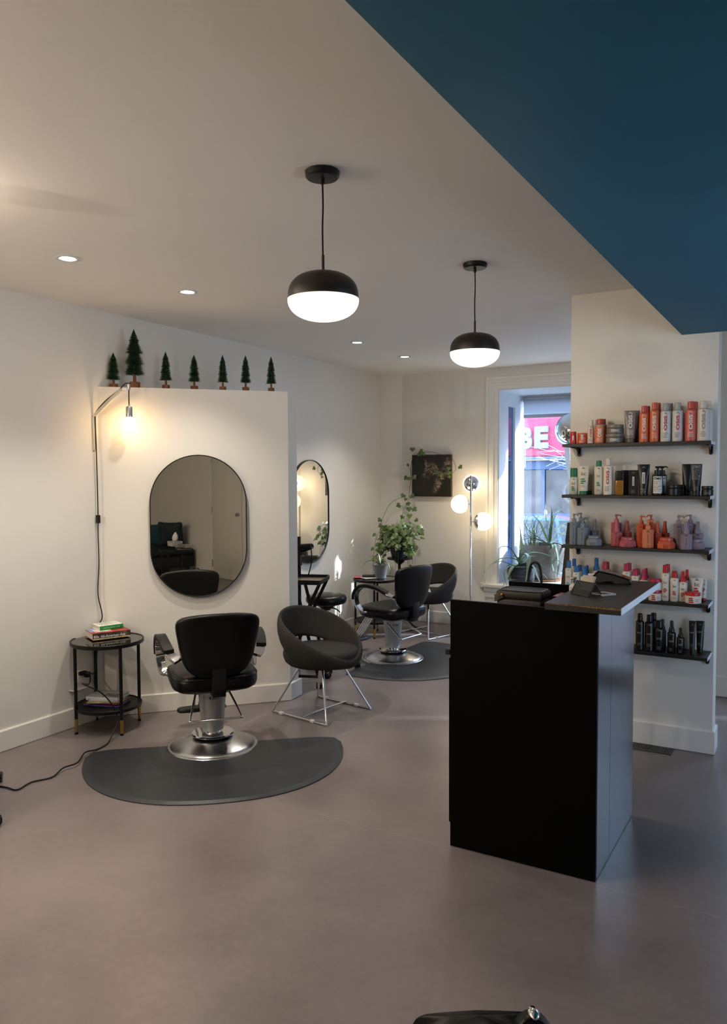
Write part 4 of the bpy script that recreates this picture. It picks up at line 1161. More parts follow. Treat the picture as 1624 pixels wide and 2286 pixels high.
part('aloe_leaves', bm, ALOE, bp_, 50)
bm = nb()
rnd = random.Random(9)
for i in range(34):
    g0 = Vector((-0.11 + rnd.uniform(-.05, .05), -0.02 + rnd.uniform(-.06, .06), 0.35))
    a = rnd.uniform(0, 2 * pi); rch = rnd.uniform(0.08, 0.26); hh = rnd.uniform(0.10, 0.34)
    d = Vector((cos(a), sin(a) * 0.55, 0))
    if d.y > 0: d.y *= 0.5
    if d.x < -0.35: rch *= 0.75
    strap(bm, [g0, g0 + d * rch * 0.25 + Vector((0, 0, hh * 0.6)), g0 + d * rch * 0.65 + Vector((0, 0, hh)), g0 + d * rch + Vector((0, 0, hh * rnd.uniform(0.55, 1.05)))], rnd.uniform(0.006, 0.012), 0.002)
part('grass_leaves', bm, GRASS, bp_, 50)
# front glazed pot
fp = thing('potted_aloe', 'drooping aloe in the small blue-glazed pot at the front of the sill', 'plant', (-2.62, 7.69, WZ0 + 0.001))
GLZ = bpy.data.materials.new('pot_glaze'); GLZ.use_nodes = True
nt = GLZ.node_tree; b = nt.nodes['Principled BSDF']; b.inputs['Roughness'].default_value = 0.18; b.inputs['Coat Weight'].default_value = 0.4
tc = nt.nodes.new('ShaderNodeTexCoord'); wv = nt.nodes.new('ShaderNodeTexNoise'); wv.inputs['Scale'].default_value = 9; wv.inputs['Detail'].default_value = 5
mp = nt.nodes.new('ShaderNodeMapping'); mp.inputs['Scale'].default_value = (1, 1, 4); nt.links.new(tc.outputs['Object'], mp.inputs['Vector']); nt.links.new(mp.outputs['Vector'], wv.inputs['Vector'])
rp = nt.nodes.new('ShaderNodeValToRGB'); E_ = rp.color_ramp.elements; E_[0].position = 0.35; E_[0].color = (0.010, 0.016, 0.024, 1); E_[1].position = 0.62; E_[1].color = (0.045, 0.06, 0.075, 1); e = E_.new(0.72); e.color = (0.42, 0.33, 0.25, 1); e2 = E_.new(0.665); e2.color = (0.06, 0.07, 0.08, 1)
nt.links.new(wv.outputs['Fac'], rp.inputs['Fac']); nt.links.new(rp.outputs['Color'], b.inputs['Base Color'])
bm = nb(); lathe(bm, [(0, 0), (0.105, 0), (0.115, 0.006), (0.14, 0.06), (0.146, 0.13), (0.147, 0.168), (0.150, 0.176), (0.146, 0.182), (0.136, 0.180), (0.133, 0.15), (0, 0.148)], 48); part('pot', bm, GLZ, fp)
bm = nb(); lathe(bm, [(0, 0.147), (0.133, 0.15), (0.08, 0.165), (0, 0.168)], 24); part('soil', bm, MATS['soil'], fp)
bm = nb()
b0 = Vector((-0.01, 0, 0.185)); kk = 0.00455
lf([(0, 0), (-14, -16), (-38, -22), (-62, -16), (-84, 6), (-95, 40)], 0.026, -0.24, 0.35)
lf([(0, 0), (-22, -4), (-50, -14), (-76, -8)], 0.020, -0.20, 0.4)
lf([(0, 0), (-12, -20), (-28, -42), (-45, -46), (-57, -38)], 0.020, -0.14, 0.5)
lf([(0, 0), (-2, -25), (1, -60), (0, -92)], 0.028, 0.03)
lf([(0, 0), (3, -25), (5, -50), (4, -72)], 0.022, 0.05)
lf([(0, 0), (-2, -18), (4, -28), (12, -20), (9, 12), (2, 38)], 0.050, -0.19, 0.6)
lf([(0, 0), (8, -18), (16, -30), (24, -38)], 0.036, -0.04)
lf([(0, 0), (14, -22), (30, -30), (66, -22), (96, -2)], 0.024, -0.05)
lf([(0, 0), (16, -8), (40, -4), (64, 8), (88, 20)], 0.022, -0.02)
lf([(0, 0), (14, -12), (24, -20), (38, -20)], 0.030, 0.02)
lf([(0, 0), (-10, -6), (-24, 4), (-36, 24), (-48, 42)], 0.042, -0.20, 0.6)
lf([(0, 0), (14, -6), (26, 4), (32, 24), (40, 40)], 0.038, -0.19, 0.6)
lf([(0, 0), (-14, -2), (-30, 4), (-38, 20), (-30, 52)], 0.018, -0.08)
lf([(0, 0), (16, -4), (34, 6), (52, 22), (60, 34)], 0.020, -0.12)
lf([(0, 0), (-6, -14), (-14, -22), (-24, -24)], 0.034, -0.06)
lf([(0, 0), (6, -10), (14, -26), (24, -8), (30, 8)], 0.026, 0.08)
part('aloe_leaves', bm, ALOE, fp, 50)
# spider plant on far table
sp_ = thing('potted_spider_plant', 'small spider plant in a pale grey pot on the far side table', 'plant', (-3.745, 6.755, 0.5625))
bm = nb(); lathe(bm, [(0, 0), (0.048, 0), (0.052, 0.004), (0.068, 0.13), (0.071, 0.138), (0.066, 0.138), (0.062, 0.12), (0, 0.118)], 36); part('pot', bm, M('pot_grey', (0.17, 0.185, 0.20), 0.5), sp_)
bm = nb(); lathe(bm, [(0, 0.117), (0.062, 0.119), (0, 0.125)], 20); part('soil', bm, MATS['soil'], sp_)
bm = nb(); b0 = Vector((0, 0, 0.12)); kk = 0.00418
lf([(0, 0), (-14, -14), (-34, -12), (-46, 4)], 0.014, -0.03)
lf([(0, 0), (-8, -18), (-16, -26), (-27, -22)], 0.016, -0.02)
lf([(0, 0), (-2, -16), (-4, -26), (-8, -34)], 0.016, 0.02)
lf([(0, 0), (8, -14), (18, -6), (24, 16)], 0.016, -0.03)
lf([(0, 0), (10, -12), (24, 2), (20, 24)], 0.010, 0.0)
lf([(0, 0), (4, -16), (9, -18), (16, -14)], 0.014, -0.05)
lf([(0, 0), (-10, -10), (-18, -8), (-22, 2)], 0.012, -0.06)
part('strap_leaves', bm, M('spider_leaf', (0.16, 0.22, 0.09), 0.45, var=0.3, scale=9), sp_, 50)

# ------------------------------------------------------------------ chrome globe pendant in the bay
cg = thing('chrome_globe_lamp', 'large mirrored chrome globe hanging in the shop window behind the top shelf', 'pendant lamp', (-2.175, 7.95, 2.03))
bm = nb(); pr = [(0.178 * sin(a), 0.178 * cos(a)) for a in [pi * i / 32 for i in range(33)]]; lathe(bm, [(0, 0.178)] + pr[1:-5], 56); part('globe', bm, CHROME, cg, 80)
bm = nb(); tube(bm, [(0, 0, 0.16), (0, 0, WZ1 - 2.025)], 0.003, 8); part('cord', bm, BLKPLA, cg)
# leaning pole and bag
lp = thing('wooden_pole', 'dark slim wooden pole leaning at the window edge of the shelf wall', 'pole', (-1.46, 4.84, 0))
bm = nb(); band(bm, [(0.0, 0, 0.001), (0.064, 0.0, 0.63), (0.128, 0.0, 1.285)], (1, 0, 0), 0.034, 0.03); part('shaft', bm, M('dark_wood', (0.018, 0.013, 0.012), 0.5, var=0.3), lp)
bm = nb(); band(bm, [(0.118, 0.0, 1.17), (0.131, 0.0, 1.29)], (1, 0, 0), 0.040, 0.034); part('end_cap', bm, BLKPLA, lp)
hb = thing('hand_bag', 'black bag with arched handle standing behind the counter', 'bag', (-1.235, 3.86, 0.0))
bm = nb(); pillow(bm, 0.13, 0.07, [(0.02, 0.70), (0.0, 0.73), (0.0, 0.98), (0.01, 1.02), (0.03, 1.03)], 4, 40); part('bag_body', bm, LEATH, hb, 50)
bm = nb(); tube(bm, smooth([(-0.035, -0.02, 1.02), (-0.034, -0.02, 1.08), (-0.022, -0.02, 1.135), (0.0, -0.02, 1.15), (0.022, -0.02, 1.132), (0.032, -0.02, 1.08), (0.033, -0.02, 1.02)], 5), 0.0065, 8); part('arched_handle', bm, BLKPLA, hb, 60)
sk = thing('low_stool', 'black stool behind the counter carrying a bag', 'stool', (-1.235, 3.88, 0.0))
bm = nb(); lathe(bm, [(0, 0.66), (0.15, 0.66), (0.16, 0.67), (0.16, 0.69), (0.15, 0.699), (0, 0.699)], 32); part('seat', bm, BLKPLA, sk)
for i in range(4):
    a = pi / 4 + i * pi / 2; d = Vector((cos(a), sin(a), 0)); bm = nb(); tube(bm, [d * 0.11 + Vector((0, 0, 0.66)), d * 0.145 + Vector((0, 0, 0.0))], 0.012, 8); part('leg', bm, BLKMET, sk)
# ------------------------------------------------------------------ reception counter
ct = thing('reception_counter', 'tall black reception counter with overhanging top in the middle of the shop', 'counter', (-1.035, 3.37, 0))
CO = Vector((-1.035, 3.37, 0))
def cb(bm, x0, x1, y0, y1, z0, z1, bev=0.0015):
    box(bm, x0 - CO.x, x1 - CO.x, y0 - CO.y, y1 - CO.y, z0, z1, bev, 1)
bm = nb(); cb(bm, -1.342, -0.7256, 3.028, 3.047, 0.002, 1.066); part('front_panel', bm, BLACK, ct)
SIDEB = M('black_satin_side', (0.004, 0.006, 0.010), 0.19, var=0.15, scale=50, spec=0.36)
bm = nb(); cb(bm, -0.7445, -0.7256, 3.048, 3.26, 0.002, 1.075); part('side_panel', bm, SIDEB, ct)
bm = nb(); cb(bm, -0.7445, -0.7256, 3.2615, 3.722, 0.002, 1.075); part('side_panel', bm, SIDEB, ct)
bm = nb(); cb(bm, -1.342, -1.323, 3.048, 3.66, 0.002, 0.97); part('side_panel', bm, BLACK, ct)
bm = nb(); cb(bm, -1.305, -0.745, 3.645, 3.664, 0.002, 1.073); part('back_panel', bm, BLACK, ct)
bm = nb(); cb(bm, -1.322, -0.745, 3.048, 3.644, 0.928, 0.946); part('inner_desk', bm, BLACK, ct)
bm = nb(); cb(bm, -1.368, -1.343, 3.03, 3.35, 0.828, 0.852, 0.003); part('drawer_lip', bm, BLKPLA, ct)
bm = nb(); cb(bm, -1.352, -1.343, 3.035, 3.60, 0.10, 0.815, 0.003); part('drawer_front', bm, BLACK, ct)
SLAB = M('slab_top', (0.012, 0.011, 0.011), 0.42, var=0.2, scale=90)
sl = part('counter_top', None or (lambda: (lambda b: (cb(b, -0.904, -0.618, 2.928, 3.727, 1.0765, 1.103, 0.001), b)[1])(nb()))(), SLAB, ct)
bm = nb(); cb(bm, -0.618, -0.6165, 2.9285, 3.7265, 1.0765, 1.1032, 0.0003); part('edge_strip', bm, M('edge_strip_white', (0.62, 0.64, 0.66), 0.25, var=0.03), sl, label='pale edge strip')
CHIP = bpy.data.materials.new('chipboard'); CHIP.use_nodes = True
nt = CHIP.node_tree; b = nt.nodes['Principled BSDF']; b.inputs['Roughness'].default_value = 0.8
tc = nt.nodes.new('ShaderNodeTexCoord'); vo = nt.nodes.new('ShaderNodeTexVoronoi'); vo.inputs['Scale'].default_value = 260; nt.links.new(tc.outputs['Object'], vo.inputs['Vector'])
rp = nt.nodes.new('ShaderNodeValToRGB'); rp.color_ramp.elements[0].color = (0.02, 0.012, 0.006, 1); rp.color_ramp.elements[1].color = (0.42, 0.24, 0.09, 1); nt.links.new(vo.outputs['Color'], rp.inputs['Fac']); nt.links.new(rp.outputs['Color'], b.inputs['Base Color'])
bm = nb(); o = []
xs = [-0.904 + 0.286 * i / 26 for i in range(27)]
rnd = random.Random(4)
top = [Vector((x - CO.x, 2.9272 - CO.y, 1.1022)) for x in xs]; bot = [Vector((x - CO.x, 2.9272 - CO.y, 1.1005 - 0.0055 * (i / 26) ** 1.3 - 0.0015 * rnd.random())) for i, x in enumerate(xs)]
vt = [bm.verts.new(p) for p in top]; vb = [bm.verts.new(p) for p in bot]
for i in range(26): bm.faces.new((vb[i], vb[i + 1], vt[i + 1], vt[i]))
part('chipped_edge', bm, CHIP, sl, 180, label='chipped brown front edge')

# handled caddy box and red box on the inner desk
cx = thing('storage_caddy', 'brown handled caddy box behind the counter front', 'box', (-1.128, 3.345, 0.947), 0.0)
CAD = M('caddy_brown', (0.030, 0.024, 0.021), 0.55, var=0.2, scale=40)
bm = nb(); box(bm, -0.103, 0.103, -0.065, 0.065, 0, 0.100, 0.012, 3); part('box_body', bm, CAD, cx)
bm = nb(); box(bm, -0.106, 0.106, -0.068, 0.068, 0.100, 0.136, 0.012, 3); ld = part('lid', bm, CAD, cx)
bm = nb(); o = []
R = []
for k, z in ((0.0, 0.1358), (0.0, 0.1385), (-0.006, 0.1385), (-0.006, 0.1362)):
    R.append([Vector((sell(2 * pi * j / 48, 8)[0] * (0.1 + k), sell(2 * pi * j / 48, 8)[1] * (0.062 + k), z)) for j in range(48)])
rows(bm, R, True, True); part('lid_rim', bm, M('caddy_rim', (0.012, 0.011, 0.011), 0.3), ld)
bm = nb(); band(bm, smooth([(-0.075, -0.071, 0.118), (-0.10, -0.073, 0.104), (-0.112, -0.055, 0.098), (-0.112, 0.055, 0.098), (-0.10, 0.073, 0.104), (-0.075, 0.071, 0.118)], 4), (0, 0, 1), 0.03, 0.003); hn = part('carry_strap', bm, M('strap_tan', (0.075, 0.058, 0.046), 0.6), cx)
bm = nb(); lathe(bm, [(0, 0), (0.007, 0), (0.006, 0.004), (0, 0.005)], 16, mat=Matrix.Translation((-0.074, -0.0725, 0.118)) @ Matrix.Rotation(pi / 2, 4, 'X')); part('stud', bm, BRASS, hn)
rb = thing('red_box', 'red lidded box beside the caddy, mostly hidden by the counter top', 'box', (-0.955, 3.50, 0.947))
bm = nb(); box(bm, -0.068, 0.09, -0.06, 0.06, 0, 0.092, 0.006); part('box_body', bm, M('box_red', (0.16, 0.012, 0.014), 0.4, var=0.15), rb)
bm = nb(); box(bm, -0.071, 0.093, -0.063, 0.063, 0.092, 0.102, 0.003); part('lid', bm, M('box_red_lid', (0.30, 0.05, 0.055), 0.3, var=0.1), rb)
sn = thing('soap_bottle', 'small silver-topped pump bottle peeking over the counter top edge', 'bottle', (-0.945, 3.50, 1.0492))
bm = nb(); lathe(bm, [(0, 0), (0.020, 0), (0.022, 0.003), (0.022, 0.042), (0.012, 0.052), (0.012, 0.056), (0, 0.056)], 24); part('bottle_body', bm, WHITEP, sn)
bm = nb(); lathe(bm, [(0, 0.055), (0.010, 0.055), (0.010, 0.066), (0.005, 0.068), (0.005, 0.076), (0, 0.076)], 20); box(bm, -0.011, 0.011, -0.028, 0.009, 0.075, 0.083, 0.003); part('pump_head', bm, BRUSH, sn)
# card terminal
pt = thing('card_terminal', 'dark grey card payment terminal on the far end of the counter top', 'card terminal', (-0.795, 3.60, 1.1035), radians(6))
prof = [(-0.086, 0.0), (-0.092, 0.012), (-0.088, 0.026), (-0.066, 0.052), (-0.055, 0.054), (0.01, 0.040), (0.072, 0.022), (0.078, 0.016), (0.074, 0.006), (0.062, 0.002), (0.05, 0.010), (0.0, 0.018), (-0.04, 0.012), (-0.06, 0.0)]
bm = nb(); extr(bm, prof, lambda a, b, d: Vector((a, d, b)), -0.038, 0.038); bmesh.ops.bevel(bm, geom=bm.edges[:], offset=0.003, segments=2, affect='EDGES'); part('terminal_body', bm, M('terminal_grey', (0.035, 0.034, 0.034), 0.4), pt)
bm = nb(); prof2 = [(-0.088, 0.030), (-0.062, 0.0575), (0.014, 0.043), (0.075, 0.0235), (0.072, 0.018), (0.0, 0.038), (-0.058, 0.050), (-0.082, 0.028)]
extr(bm, prof2, lambda a, b, d: Vector((a, d, b)), -0.0385, 0.0385); part('screen_cover', bm, M('terminal_black', (0.006, 0.006, 0.008), 0.12), pt)
bm = nb(); box(bm, -0.10, 0.0, -0.042, 0.042, 0.0, 0.005, 0.002); box(bm, 0.06, 0.078, -0.03, 0.03, 0.0, 0.008, 0.003); part('foot', bm, BLKPLA, pt)
# wire mesh card stand, frame, card
ms = thing('card_stand', 'black wire-mesh triangular card stand near the counter top edge', 'card stand', (-0.815, 3.20, 1.1035), radians(-33))
MESHM = bpy.data.materials.new('wire_mesh'); MESHM.use_nodes = True
nt = MESHM.node_tree; b = nt.nodes['Principled BSDF']; b.inputs['Base Color'].default_value = (0.01, 0.01, 0.011, 1); b.inputs['Roughness'].default_value = 0.45
tc = nt.nodes.new('ShaderNodeTexCoord'); ck = nt.nodes.new('ShaderNodeTexChecker'); ck.inputs['Scale'].default_value = 420; nt.links.new(tc.outputs['Object'], ck.inputs['Vector'])
tr_ = nt.nodes.new('ShaderNodeBsdfTransparent'); mx = nt.nodes.new('ShaderNodeMixShader'); m_ = nt.nodes.new('ShaderNodeMath'); m_.operation = 'MULTIPLY'; m_.inputs[1].default_value = 0.55
nt.links.new(ck.outputs['Fac'], m_.inputs[0]); nt.links.new(m_.outputs[0], mx.inputs[0]); nt.links.new(b.outputs[0], mx.inputs[1]); nt.links.new(tr_.outputs[0], mx.inputs[2]); nt.links.new(mx.outputs[0], nt.nodes['Material Output'].inputs['Surface'])
L_, B_, Hh = 0.052, 0.036, 0.052
A1, A2, A3 = (-B_, 0.002), (B_, 0.002), (0.0, Hh)
bm = nb()
for (p, q) in ((A1, A3), (A2, A3)):
    bm.faces.new([bm.verts.new(Vector(c)) for c in ((-L_, p[0], p[1]), (L_, p[0], p[1]), (L_, q[0], q[1]), (-L_, q[0], q[1]))])
bm.faces.new([bm.verts.new(Vector((-L_, a, z))) for a, z in (A1, A2, A3)]); part('mesh_panels', bm, MESHM, ms, 180)
bm = nb()
for x in (-L_, L_):
    for (p, q) in ((A1, A3), (A2, A3), (A1, A2)):
        tube(bm, [(x, p[0], p[1]), (x, q[0], q[1])], 0.0018, 6)
for p in (A1, A2, A3): tube(bm, [(-L_, p[0], p[1]), (L_, p[0], p[1])], 0.0018, 6)
part('wire_frame', bm, BLKMET, ms)
kf = thing('framed_card', 'small white-framed card lying beside the wire-mesh stand', 'frame', (-0.752, 3.235, 1.1035), radians(-33))
bm = nb(); R = [[Vector((sx * (0.034 - k), sy * (0.034 - k), z)) for sx, sy in ((-1, -1), (1, -1), (1, 1), (-1, 1))] for k, z in ((0, 0.0), (0, 0.006), (0.008, 0.006), (0.008, 0.0))]; rows(bm, R, True, True); part('frame', bm, WHITEP, kf)
bm = nb(); box(bm, -0.027, 0.027, -0.027, 0.027, 0.0005, 0.003); part('card', bm, M('dark_card', (0.03, 0.028, 0.026), 0.4), kf)
kc = thing('name_card', 'beige card stack leaning upright behind the wire-mesh stand', 'card', (-0.845, 3.295, 1.1035), radians(-33))
bm = nb(); box(bm, -0.036, 0.036, -0.004, 0.004, 0.002, 0.068, 0.001, mat=Matrix.Rotation(radians(-24), 4, 'X')); part('card', bm, M('card_beige', (0.42, 0.39, 0.33), 0.6), kc)

# ------------------------------------------------------------------ shelves
ZSH = [1.770, 1.472, 1.176, 0.881, 0.590]
SHB = M('shelf_black', (0.010, 0.009, 0.009), 0.45, var=0.2, scale=60)
EDG = M('edge_grey', (0.55, 0.57, 0.60), 0.3, var=0.02)
def shelf():
    t = thing('wall_shelf_board', 'x', 'shelf', (0, 0, 0), 0, 'black product shelves on the shelf wall')
    bm = nb(); box(bm, -1.312, -0.5065, 4.571, 4.7695, -0.018, 0.0, 0.001, 1); part('board', bm, SHB, t)
    bm = nb(); box(bm, -0.5065, -0.5055, 4.5715, 4.769, -0.0178, -0.0002); part('edge_strip', bm, EDG, t, label='pale end strip')
    for x in (-1.262, -0.527):
        bm = nb(); box(bm, x - 0.008, x + 0.008, 4.605, 4.7695, -0.024, -0.018, 0.001, 1)
        o = []
        for i in range(9):
            a = pi + pi * i / 8; o.append((0.0095 * cos(a), 0.0095 * sin(a) - 0.062))
        o += [(0.0095, -0.018), (-0.0095, -0.018)]
        extr(bm, o, lambda a, b, d: Vector((x + a, d, b)), 4.752, 4.7695)
        o2 = [(4.755, -0.024), (4.755, -0.06), (4.70, -0.03), (4.64, -0.024)]
        extr(bm, o2, lambda a, b, d: Vector((x + d, a, b)), -0.003, 0.003)
        part('bracket', bm, BLKMET, t)
    return t
SL = ['top black product shelf, holding spray cans and grey jars', 'second black product shelf from the top, holding black and white tubes', 'middle black product shelf, holding clustered coloured pump bottles', 'fourth black product shelf, holding white bottles with coloured caps', 'lowest black product shelf, holding only black bottles']
s0 = shelf(); s0.location = (0, 0, ZSH[0]); s0['label'] = SL[0]
for i in range(1, 5): dup(s0, (0, 0, ZSH[i]), 0, SL[i])

# floor vent
fv = thing('floor_vent', 'flat metal floor vent at the foot of the shelf wall', 'vent', (-0.81, 4.695, 0.0005))
bm = nb(); box(bm, -0.115, 0.115, -0.055, 0.055, 0, 0.005, 0.002, 1); part('vent_plate', bm, M('vent_metal', (0.05, 0.055, 0.05), 0.25, 0.8, var=0.3), fv)
bm = nb()
for i in range(16): box(bm, -0.10 + i * 0.0132, -0.094 + i * 0.0132, -0.04, 0.04, 0.005, 0.0062)
part('grille', bm, BLKMET, fv)

# salon trolley: only two casters reach into the picture
hp = thing('salon_trolley', 'black rolling salon trolley, only two of its casters showing at the picture edge', 'trolley', (-3.672, 2.512, 0))
e1 = Vector((0.811, -0.585, 0)); e2 = Vector((-0.585, -0.811, 0))
def hpt(a, b, z): return e1 * a + e2 * b + Vector((0, 0, z))
CG_ = M('caster_gloss', (0.004, 0.004, 0.004), 0.15)
for a in (-0.005, 0.565):
    for b in (0.012, 0.34):
        caster(hp, hpt(a, b, 0), 0.026, 0.8 + a, CG_)
for k, (z0, z1) in enumerate(((0.062, 0.08), (0.085, 0.28), (0.285, 0.44), (0.445, 0.60), (0.605, 0.76))):
    bm = nb(); rows(bm, [[hpt(a, b, z) for a, b in ((-0.02, 0.09), (0.58, 0.09), (0.58, 0.40), (-0.02, 0.40))] for z in (z0, z1)], True, False, True, True)
    part('bottom_plate' if k == 0 else 'drawer', bm, BLKPLA, hp)
bm = nb(); rows(bm, [[hpt(a, b, z) for a, b in ((-0.03, 0.08), (0.59, 0.08), (0.59, 0.41), (-0.03, 0.41))] for z in (0.762, 0.78)], True, False, True, True); part('top_tray', bm, BLKPLA, hp)

# bag standing close to the camera at the bottom edge
cbag = thing('hand_bag', 'soft black bag with shiny clasp at the very bottom edge', 'bag', (-0.585, 1.47, 0.0), 0.55)
bm = nb(); R = []
for i in range(15):
    f = i / 14
    z = 0.02 + 0.455 * f
    hw = 0.20 * (1 - 0.30 * f) ; ht = 0.085 * (1 - 0.55 * f ** 2)
    R.append([Vector((sell(2 * pi * j / 40, 3)[0] * hw, sell(2 * pi * j / 40, 3)[1] * ht, z + (0.010 * sin(3 * 2 * pi * j / 40) - 0.03 * (sell(2 * pi * j / 40, 3)[0]) ** 2) * f)) for j in range(40)])
R = [[Vector((0, 0, 0.004))]] + R + [[Vector((0, 0, 0.482))]]
rows(bm, R); part('bag_body', bm, LEATH, cbag, 60)
bm = nb(); band(bm, smooth([(0.06, -0.03, 0.44), (0.075, -0.035, 0.49), (0.11, -0.03, 0.50), (0.15, -0.02, 0.45), (0.17, 0.0, 0.36)], 5), (0, 1, 0), 0.03, 0.006); part('strap', bm, LEATH, cbag, 60)
bm = nb(); R = []; 
for i in range(9):
    a = pi * i / 8; R.append([Vector((0.105 + 0.012 * sin(a) * cos(2 * pi * j / 16), -0.03 + 0.02 * cos(a), 0.505 + 0.008 * sin(a) * sin(2 * pi * j / 16))) for j in range(16)] if 0 < i < 8 else [Vector((0.105, -0.03 + 0.02 * cos(a), 0.505))])
rows(bm, R); part('clasp', bm, CHROME, cbag, 80)

# ------------------------------------------------------------------ behind the camera: what the mirror shows
VEL = M('velvet_black', (0.008, 0.012, 0.012), 0.8, var=0.3, scale=30)
sf = thing('daybed_sofa', 'low dark velvet sofa along the wall, seen in the mirror', 'sofa', on_sofa_wall(-1.36, 0.02, 0), atan2(-SD.y, -SD.x))
# local: +X runs towards the door, +Y into the room
bm = nb(); box(bm, -0.8, 0.80, 0.02, 0.78, 0.13, 0.32, 0.03, 3); part('seat_base', bm, VEL, sf)
bm = nb(); box(bm, -0.79, 0.81, 0.03, 0.80, 0.32, 0.42, 0.04, 4); part('seat_cushion', bm, VEL, sf)
for x in (-0.7, 0.7):
    for y in (0.1, 0.68):
        bm = nb(); lathe(bm, [(0, 0), (0.02, 0), (0.025, 0.13), (0, 0.13)], 12, (x, y, 0)); part('leg', bm, BLKMET, sf)
def cushion(label, w, mat, loc, rz, tilt):
    bm = nb(); R = []
    for k, z in ((0.10, -0.055), (0.03, -0.035), (0.0, 0.0), (0.03, 0.035), (0.10, 0.055)):
        ring = []
        for j in range(48):
            a = 2 * pi * j / 48
            x, y = sell(a, 5.0)
            pinch = 0.93 - 0.07 * cos(4 * a)
            ring.append(Vector((x * (w / 2 - k * 0.9) * pinch, y * (w / 2 - k * 0.9) * pinch, z)))
        R.append(ring)
    R = [[Vector((0, 0, -0.075))]] + R + [[Vector((0, 0, 0.075))]]
    m = Matrix.Rotation(radians(90 - tilt), 4, 'X')
    R = [[m @ p for p in r] for r in R]
    rows(bm, R)
    o = part('cushion', bm, mat, None, 80, loc, rz); return tag(o, label, 'cushion', 'cushions on the dark sofa')
srz = atan2(-SD.y, -SD.x)
SM = Matrix.Translation(sf.location) @ Matrix.Rotation(srz, 4, 'Z')
cushion('dark green velvet cushion nearest the door on the sofa in the mirror', 0.46, M('cushion_dark', (0.006, 0.02, 0.022), 0.75, var=0.3), SM @ Vector((0.44, 0.24, 0.635)), srz - 0.65, 14)
cushion('teal cushion on the mirrored sofa, left of the dark green one', 0.42, M('cushion_teal', (0.012, 0.06, 0.075), 0.75, var=0.3), SM @ Vector((0.06, 0.40, 0.61)), srz - 0.75, 16)
t3 = dup(t1, (0, 0, 0), 0.4, 'round black side table in front of the dark sofa, seen in the mirror')
TS = Vector((0.75, 0.16, 0)); t3.location = TS
tz = 0.5675
for i, (w, d, h, lab, c) in enumerate(((0.25, 0.19, 0.008, 'white magazine under the tissue box on the mirrored side table', 'D8D2C8'), (0.20, 0.15, 0.03, 'cream book directly under the tissue box', 'CFC6AE'))):
    bk = book('book' if i else 'magazine', lab, 'book' if i else 'magazine', w, d, h, M('mag_' + c, c, 0.5, var=0.05), M('mag_' + c, 0, 0), (TS.x + 0.11, TS.y + 0.09, tz), srz + pi * 0.97, 'reading matter on the mirrored side table', 0.002)
    tz += h + 0.0005
tb = thing('tissue_box', 'patterned tissue box with a pulled white tissue on the mirrored side table', 'tissue box', (TS.x, TS.y, tz), srz + 0.1)
tb.scale = (1.35, 1.35, 1.35)
bm = nb(); box(bm, -0.06, 0.06, -0.06, 0.06, 0, 0.05, 0.003); part('carton', bm, M('tissue_carton', (0.45, 0.43, 0.40), 0.6, var=0.8, scale=60), tb)
bm = nb(); R = []
for k, (r, z) in enumerate(((0.03, 0.05), (0.045, 0.08), (0.04, 0.11), (0.022, 0.135))):
    R.append([Vector((r * (1 + 0.25 * sin(3 * a + k)) * cos(a) + 0.01 * k * 0.4, r * 0.6 * (1 + 0.25 * cos(4 * a + k)) * sin(a), z + 0.008 * sin(2 * a))) for a in [2 * pi * j / 28 for j in range(28)]])
R.append([Vector((0.01, 0, 0.14))]); rows(bm, R, True, False, True); part('tissue', bm, M('tissue_white', (0.75, 0.74, 0.72), 0.9), tb, 60)
